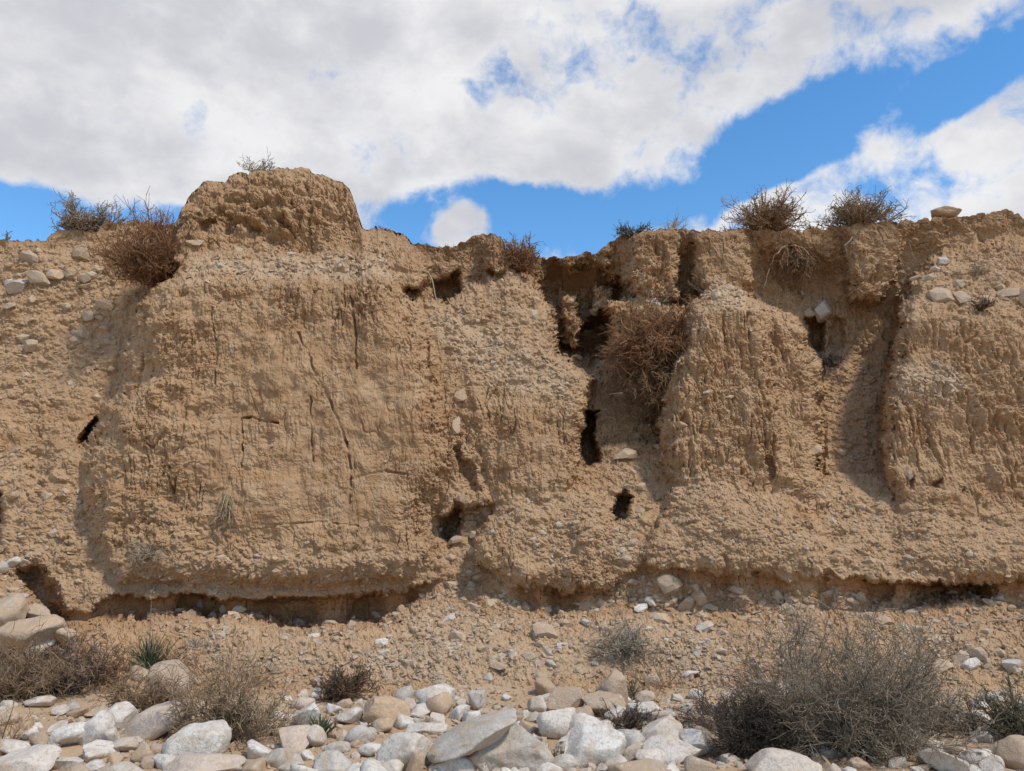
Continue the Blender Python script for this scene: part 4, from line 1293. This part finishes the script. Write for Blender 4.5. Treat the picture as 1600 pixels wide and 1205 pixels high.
def shrub(px, py, w, h, label, pal, n1=26, c2=6, c3=5, seat='c', name='dry_shrub', cat='shrub', group=None, lean=(0, 0, 0), spread=1.0, sag=0.0, pal2=None,
          th=1.0, wob=.16, fwd=.0, deep=.8, low=.15, seed=0, up=.25, leaf=0):
    """w, h: size in photo pixels; (px, py): where it is rooted"""
    r = np.random.default_rng(1000 + int(px) * 3 + int(py) + seed)
    c3 = max(2, round(c3 * .64))
    if seat == 'b': base = seat_point(px, py)
    elif seat == 'r':
        j = int(np.argmin(abs(gu - px))); base = P[0, j] + np.array([0, .15, -.03])
    else: base = surf(px, py)[0] + np.array([0, -fwd, 0])
    k = base[1] / F
    rx, rz = w * k / 2, h * k
    ry = rx * deep
    d = r.normal(size=(n1, 3)) * np.array([1.0, 1.0, .75]) * spread
    d[:, 2] = np.abs(d[:, 2]) + low
    d = norm(d + np.array(lean))
    # uneven crown: some sides have died back
    gap = perlin(d * 2.3 + r.random(3) * 40)
    L = (1 - .32 * sst(.1, .45, gap)) / np.sqrt((d[:, 0] / rx) ** 2 + (d[:, 1] / ry) ** 2 + (d[:, 2] / rz) ** 2) * r.uniform(.72, 1.02, n1)
    st = base * np.ones((n1, 3)) - base + r.normal(size=(n1, 3)) * np.array([rx * .10, ry * .10, 0])
    p1 = grow(r, st, d, L, 6, wob * .7, sag)
    px_ = base[1] / 770.0                                    # one output pixel in metres
    t1 = np.where(r.random(n1) < .22, 1.25, .55) * px_ * th
    def kids(p, Lp, c, a, b, s1, ratio, kk, wm=1.3):
        n, kq, _ = p.shape
        par = np.repeat(np.arange(n), c)
        t = r.uniform(a, b, len(par)) * (kq - 1)
        i = np.minimum(t.astype(int), kq - 2); f = (t - i)[:, None]
        s = p[par, i] * (1 - f) + p[par, i + 1] * f
        dd = norm(norm(p[par, i + 1] - p[par, i]) + r.normal(size=(len(par), 3)) * s1 + np.array([0, 0, up]))
        LL = Lp[par] * ratio * r.uniform(.5, 1.2, len(par))
        return grow(r, s, dd, LL, kk, wob * wm, sag), LL
    p2, L2 = kids(p1, L, c2, .2, 1, .55, .42, 4)
    p3, L3 = kids(p2, L2, c3, .15, 1, .75, .55, 3, 2.2)
    root = empty(name, base)
    tag(root, label, cat, group)
    V, Fq, C = join([tubes(p1, t1, t1 * .45, tint(r, pal, n1)), tubes(p2, np.full(len(p2), .38 * px_ * th), np.full(len(p2), .24 * px_ * th), tint(r, pal, len(p2)))])
    mesh_np('branches', V, Fq, TWIG, True, root, {'tint': C})
    parts = [tubes(p3, np.full(len(p3), .30 * px_ * th), np.full(len(p3), .22 * px_ * th), tint(r, pal2 or pal, len(p3)))]
    if leaf:
        # tiny leaves and seed heads along the twig ends
        n = len(p3) * leaf
        q = np.repeat(p3[:, -1], leaf, 0) + r.normal(size=(n, 3)) * L3.mean() * .25
        a = norm(r.normal(size=(n, 3))); b = norm(np.cross(a, r.normal(size=(n, 3))))
        s = px_ * r.uniform(.5, 1.0, (n, 1))
        v = np.stack([q - a * s, q + b * s * .6, q + a * s, q - b * s * .6], 1).reshape(-1, 3)
        f = np.arange(n * 4).reshape(n, 4)
        parts.append((v, f, np.repeat(tint(r, pal2 or pal, n), 4, 0)))
    V, Fq, C = join(parts)
    mesh_np('foliage', V, Fq, TWIG, True, root, {'tint': C})
    return root

# on the rim
RG = 'dry bushes along the cliff rim'
shrub(122, 363, 84, 66, 'round greyish brown bush on the rim left of the mound', 'brown', 64, 8, 6, 'r', group=RG, pal2='grey', low=.35, leaf=1)
shrub(168, 352, 96, 34, 'thin spreading twigs on the rim beside the round greyish bush', 'grey', 20, 5, 3, 'r', group=RG, low=.2, th=.8)
shrub(-2, 376, 24, 30, 'bit of a dry bush at the left edge of the rim', 'brown', 14, 5, 4, 'r', group=RG)
shrub(398, 270, 84, 30, 'sparse dry twigs on top of the high mound', 'grey', 20, 5, 4, 'r', group=RG, low=.4, th=.8)
shrub(600, 359, 34, 14, 'low dry grass on the rim just right of the mound', 'brown', 16, 4, 2, 'r', group=RG, name='grass_tuft', cat='grass')
shrub(690, 386, 50, 12, 'faint dry grass in the dip of the rim', 'brown', 14, 3, 2, 'r', group=RG, name='grass_tuft', cat='grass', th=.7)
shrub(990, 366, 72, 24, 'low dark greenish scrub on the rim above the middle recess', 'dark', 26, 6, 4, 'r', group=RG, pal2='deadgreen')
shrub(1055, 362, 54, 42, 'pale see-through twigs on the rim left of the rust bush', 'pale', 16, 5, 3, 'r', group=RG, low=.5, th=.6)
shrub(1202, 361, 136, 70, 'wide rust brown bush on the rim right of the middle', 'rust', 80, 8, 7, 'r', group=RG, pal2='brown', low=.3, leaf=1)
shrub(1352, 352, 134, 52, 'wide grey brown bush on the rim next to the oblong stone', 'grey', 80, 8, 7, 'r', group=RG, pal2='brown', low=.25, leaf=1)
shrub(1272, 358, 46, 14, 'low dark grass between the two wide rim bushes', 'dark', 18, 4, 3, 'r', group=RG, name='grass_tuft', cat='grass')
shrub(1140, 360, 40, 14, 'low dark grass left of the rust rim bush', 'brown', 16, 4, 3, 'r', group=RG, name='grass_tuft', cat='grass')
# hanging on the face
HG = 'bushes clinging to the cliff face'
shrub(242, 446, 156, 118, 'round rust brown bush clinging to the upper left corner of the block', 'rust', 110, 9, 8, group=HG, lean=(-.25, -.3, .3), fwd=.08, low=.2)
shrub(808, 424, 70, 66, 'rust brown bush tucked under the rim in the middle dip', 'rust', 60, 8, 7, group=HG, lean=(0, -.3, .2), fwd=.1)
shrub(815, 392, 56, 34, 'grey twigs sticking up above the rust bush in the middle dip', 'grey', 16, 5, 4, 'r', group=HG, low=.4, th=.8)
shrub(1040, 545, 190, 92, 'large rust bush hanging in the gully left of the ribbed pillar', 'rust', 90, 9, 8, group=HG, lean=(-.9, -.6, .1), fwd=.15, sag=-.08, wob=.3, low=-.05, up=0)
shrub(1030, 570, 190, 120, 'tangled rust twigs trailing down the gully below the large hanging bush', 'rust', 56, 8, 7, group=HG, lean=(-.6, -.6, -.7), fwd=.15, sag=-.16, wob=.42, low=-.6, up=-.3, pal2='brown')
shrub(1025, 640, 60, 80, 'dark trailing twigs at the foot of the hanging bush', 'dark', 16, 6, 5, group=HG, lean=(-.2, -.4, -1.4), fwd=.1, sag=-.18, wob=.42, low=-.8, up=-.4, pal2='rust')
shrub(1235, 388, 110, 58, 'dry brown bush hanging below the rim under the wide rust bush', 'rust', 36, 8, 6, group=HG, lean=(.3, -.6, -.9), fwd=.05, sag=-.3, low=-.5, up=-.3, pal2='brown')
shrub(1098, 458, 56, 36, 'small dry tuft on top of the ribbed pillar', 'brown', 18, 5, 4, group=HG, lean=(.2, -.2, .4), name='grass_tuft', cat='grass')
shrub(357, 774, 66, 52, 'straw tuft hanging from pale roots on the smooth block', 'straw', 40, 4, 2, group=HG, lean=(0, -.25, -1.7), sag=-.35, low=-.6, up=-.3, spread=.8, fwd=.02, pal2='brown', name='grass_tuft', cat='grass')
shrub(360, 545, 24, 24, 'wisp of pale rootlets high on the smooth block', 'pale', 10, 3, 2, group=HG, lean=(0, -.2, -1.5), sag=-.3, low=-.6, up=-.3, name='grass_tuft', cat='grass', th=.7)
shrub(238, 868, 84, 30, 'grey dead twigs lying on the ledge at the foot of the block', 'grey', 26, 5, 3, group=HG, lean=(0, -.6, -.1), sag=-.12, th=.8)
shrub(1530, 486, 44, 42, 'small dark shrub on the stony top of the right wall', 'dark', 24, 6, 5, group=HG, lean=(0, -.3, .2), pal2='brown')
shrub(1528, 430, 46, 22, 'small grey shrub above the dark one on the right wall', 'grey', 18, 5, 4, group=HG, lean=(0, -.3, .2), th=.8)
shrub(1296, 574, 54, 26, 'small purplish grey shrub at the head of the rill', 'purple', 26, 6, 5, group=HG, lean=(0, -.3, .1), pal2='grey')
shrub(1020, 474, 60, 22, 'little grey shrub on the shelf beside a grey stone', 'grey', 16, 5, 4, group=HG, lean=(0, -.3, .1), th=.8)

# at the foot and on the bed
BG = 'dry shrubs at the foot of the cliff'
shrub(30, 1092, 170, 84, 'tangled brown shrub at the left edge below the boulder heap', 'brown', 60, 8, 7, 'b', group=BG, pal2='brown', low=.2, seed=1, wob=.24)
shrub(105, 1082, 170, 78, 'purplish brown shrub second from the left edge of the bed', 'purple', 60, 8, 7, 'b', group=BG, pal2='brown', low=.2, wob=.24)
shrub(160, 1066, 118, 66, 'brown shrub between the boulder heap and the spiky green plant', 'brown', 50, 8, 7, 'b', group=BG, pal2='rust', low=.2, wob=.24, deep=.5)
shrub(262, 1050, 70, 36, 'small reddish dry shrub right of the spiky green plant', 'rust', 20, 6, 4, 'b', group=BG, pal2='brown', th=.8)
shrub(225, 1108, 150, 46, 'low straw brown shrub in front of the tall tan boulder', 'brown', 44, 7, 6, 'b', group=BG, pal2='brown', low=.2, wob=.24)
shrub(240, 1100, 50, 36, 'small purplish grey shrub against the tall tan boulder', 'purple', 22, 6, 5, 'b', group=BG, pal2='grey')
shrub(352, 1160, 215, 122, 'twiggy olive bush behind the egg-shaped boulder', 'olive', 60, 10, 9, 'b', group=BG, pal2='brown', low=.25, wob=.26, leaf=1, deep=.4)
shrub(360, 1085, 210, 96, 'thin bare stems of a see-through shrub on the sandy slope', 'brown', 22, 5, 3, 'b', group=BG, low=.3, th=.7)
shrub(537, 1094, 106, 44, 'low dark brown shrub at the edge of the river bed', 'rust', 54, 9, 7, 'b', group=BG, pal2='dark', low=.25)
shrub(972, 1024, 100, 70, 'pale dry tumbleweed on the rubble slope right of the middle', 'grey', 46, 8, 5, 'c', group=BG, pal2='pale', low=.3, lean=(0, -.2, .1), wob=.3)
shrub(1345, 1180, 325, 205, 'big wiry grey brown bush filling the lower right', 'wiry', 110, 11, 10, 'b', group=BG, pal2='wiry', low=.25, th=.9, wob=.26, leaf=1, deep=.6, seed=5)
shrub(1245, 1125, 190, 165, 'looser grey bush behind the left side of the big wiry bush', 'wiry', 44, 9, 7, 'b', group=BG, pal2='wiry', low=.4, th=.8)
shrub(1445, 1140, 180, 110, 'grey bush behind the right side of the big wiry bush', 'wiry', 44, 9, 7, 'b', group=BG, pal2='wiry', low=.3, th=.8, seed=3)
shrub(1192, 1180, 205, 100, 'dark brown bush with bare twigs left of the big wiry bush', 'dark', 100, 10, 8, 'b', group=BG, pal2='dark', low=.3, leaf=1, wob=.24, deep=.4)
shrub(1598, 1158, 130, 92, 'dark shrub at the right edge of the river bed', 'dark', 46, 8, 6, 'b', group=BG, pal2='deadgreen', low=.25)
shrub(1530, 1150, 130, 66, 'sparse dark twigs between the big wiry bush and the right edge', 'dark', 26, 6, 4, 'b', group=BG, pal2='brown', th=.8)
shrub(1160, 1116, 50, 28, 'small dark green cushion plant by white stones', 'deadgreen', 30, 7, 6, 'b', name='cushion_plant', cat='plant', pal2='green')
shrub(985, 1138, 130, 26, 'dark purple dead twigs lying behind the pale oval boulder', 'purple', 34, 7, 4, 'b', group=BG, pal2='dark')
shrub(1120, 1136, 150, 44, 'purplish bare twigs left of the dark brown bush', 'purple', 34, 6, 4, 'b', group=BG, pal2='purple', th=.8)
shrub(988, 1092, 50, 40, 'olive weed right of the tall blocky tan rock', 'deadgreen', 24, 5, 4, 'b', group=BG, pal2='straw', low=.4)
shrub(862, 1190, 40, 36, 'straw grass at the right foot of the grey brown boulder', 'straw', 26, 3, 2, 'b', name='grass_tuft', cat='grass', low=.4, pal2='brown')
shrub(12, 1160, 90, 80, 'thin bare twigs at the left edge above white rocks', 'brown', 14, 4, 3, 'b', group=BG, low=.4, th=.7)
shrub(305, 1010, 54, 18, 'pale dead grass lying on the slope under the block', 'pale', 18, 4, 2, 'c', name='grass_tuft', cat='grass', th=.8)
shrub(52, 1024, 50, 26, 'small green weed in front of the boulder heap', 'green', 16, 4, 3, 'c', name='weed', cat='plant', pal2='deadgreen')
shrub(1030, 1078, 200, 36, 'faint bare stems along the little bank right of the tan rock', 'brown', 14, 4, 2, 'b', group=BG, th=.6)

def blades(px, py, w, h, label, pal, n, name, cat, seat='b', stalk=0, th=1.0):
    r = np.random.default_rng(int(px * 7 + py))
    base = seat_point(px, py) if seat == 'b' else surf(px, py)[0]
    k = base[1] / F
    d = norm(np.stack([r.normal(size=n) * w / h * .55, r.normal(size=n) * w / h * .45, np.abs(r.normal(size=n)) * .3 + .9], -1))
    L = h * k * r.uniform(.6, 1, n)
    p = grow(r, r.normal(size=(n, 3)) * np.array([1, 1, 0]) * w * k * .07, d, L, 5, .06, -.02)
    root = empty(name, base); tag(root, label, cat)
    px_ = base[1] / 770.0
    V, Fq, C = tubes(p, np.full(n, .9 * px_ * th), np.full(n, .12 * px_), tint(r, pal, n))
    mesh_np('leaves', V, Fq, TWIG, True, root, {'tint': C})
    if stalk:
        p = grow(r, np.zeros((2, 3)), np.array([[-.08, 0, 1.0], [.05, .05, 1.0]]), np.array([stalk * k, stalk * k * .6]), 7, .03, 0)
        V, Fq, C = tubes(p, np.full(2, .7 * px_), np.full(2, .35 * px_), tint(r, 'brown', 2))
        mesh_np('flower_stalk', V, Fq, TWIG, True, root, {'tint': C})
blades(234, 1048, 60, 58, 'spiky green plant with a tall dry flower stalk between two tan boulders', 'green', 90, 'spiky_plant', 'plant', stalk=100)
blades(502, 1152, 40, 38, 'small spiky green tuft against white boulders', 'green', 70, 'spiky_tuft', 'plant')
blades(1322, 1030, 26, 60, 'thin dry stalks rising above the big wiry bush', 'dark', 7, 'dry_stalks', 'plant', 'c', stalk=98, th=.6)

def bent_stick(name, label, cat, pix, rad, pal, off=.03, fork=None):
    pts = np.array([surf(x, y)[0] + np.array([0, -off, .01]) for x, y in pix])
    r = np.random.default_rng(int(pix[0][0]))
    # resample
    t = np.linspace(0, len(pts) - 1, 4 * len(pts))
    P_ = np.stack([np.interp(t, np.arange(len(pts)), pts[:, i]) for i in range(3)], -1)
    P_[:, 1] = np.minimum.accumulate(P_[:, 1] * 0 + P_[:, 1].min() + .35 * (P_[:, 1] - P_[:, 1].min()))
    P_ += r.normal(size=P_.shape) * rad * .5
    px_ = pts[0][1] / 770.0
    V, Fq, C = tubes(P_[None], np.array([rad]), np.array([rad * .4]), tint(r, pal, 1))
    o = mesh_np(name, V, Fq, TWIG, True, None, {'tint': C})
    tag(o, label, cat)
    return o
bent_stick('root', 'thin pale root hanging straight down under the rust rim bush', 'root', [(1222, 388), (1200, 408), (1188, 440), (1184, 462)], .014, 'grey')
bent_stick('root', 'forked pale root under the wide grey brown rim bush', 'root', [(1330, 370), (1306, 396), (1302, 412), (1308, 428)], .012, 'pale')
bent_stick('root', 'pale root curling down left of the right wall', 'root', [(1330, 380), (1334, 400), (1344, 406)], .011, 'pale')
bent_stick('root', 'pale twisted root in the notch below the dip of the rim', 'root', [(668, 446), (680, 460), (684, 472), (690, 480)], .014, 'pale')
bent_stick('root', 'whitish root at the right side of the large hanging bush', 'root', [(1060, 565), (1050, 578), (1046, 590)], .016, 'pale')
bent_stick('root', 'thin vertical root right of the forked root', 'root', [(1418, 378), (1420, 392), (1424, 410)], .010, 'grey')
bent_stick('stick', 'long grey dead branch lying on the slope at the right edge', 'stick', [(1512, 975), (1545, 974), (1580, 964), (1606, 950)], .016, 'grey', .02)
bent_stick('stick', 'pale straight stick on the rubble ridge in the middle', 'stick', [(905, 580), (915, 590), (924, 600)], .010, 'pale', .02)
bent_stick('stick', 'brown dead branch across the little bank in the middle right', 'stick', [(1090, 1076), (1130, 1070), (1170, 1066)], .012, 'brown', .02)
bpy.context.view_layer.update()

print('script', round(time.time() - T0, 1))
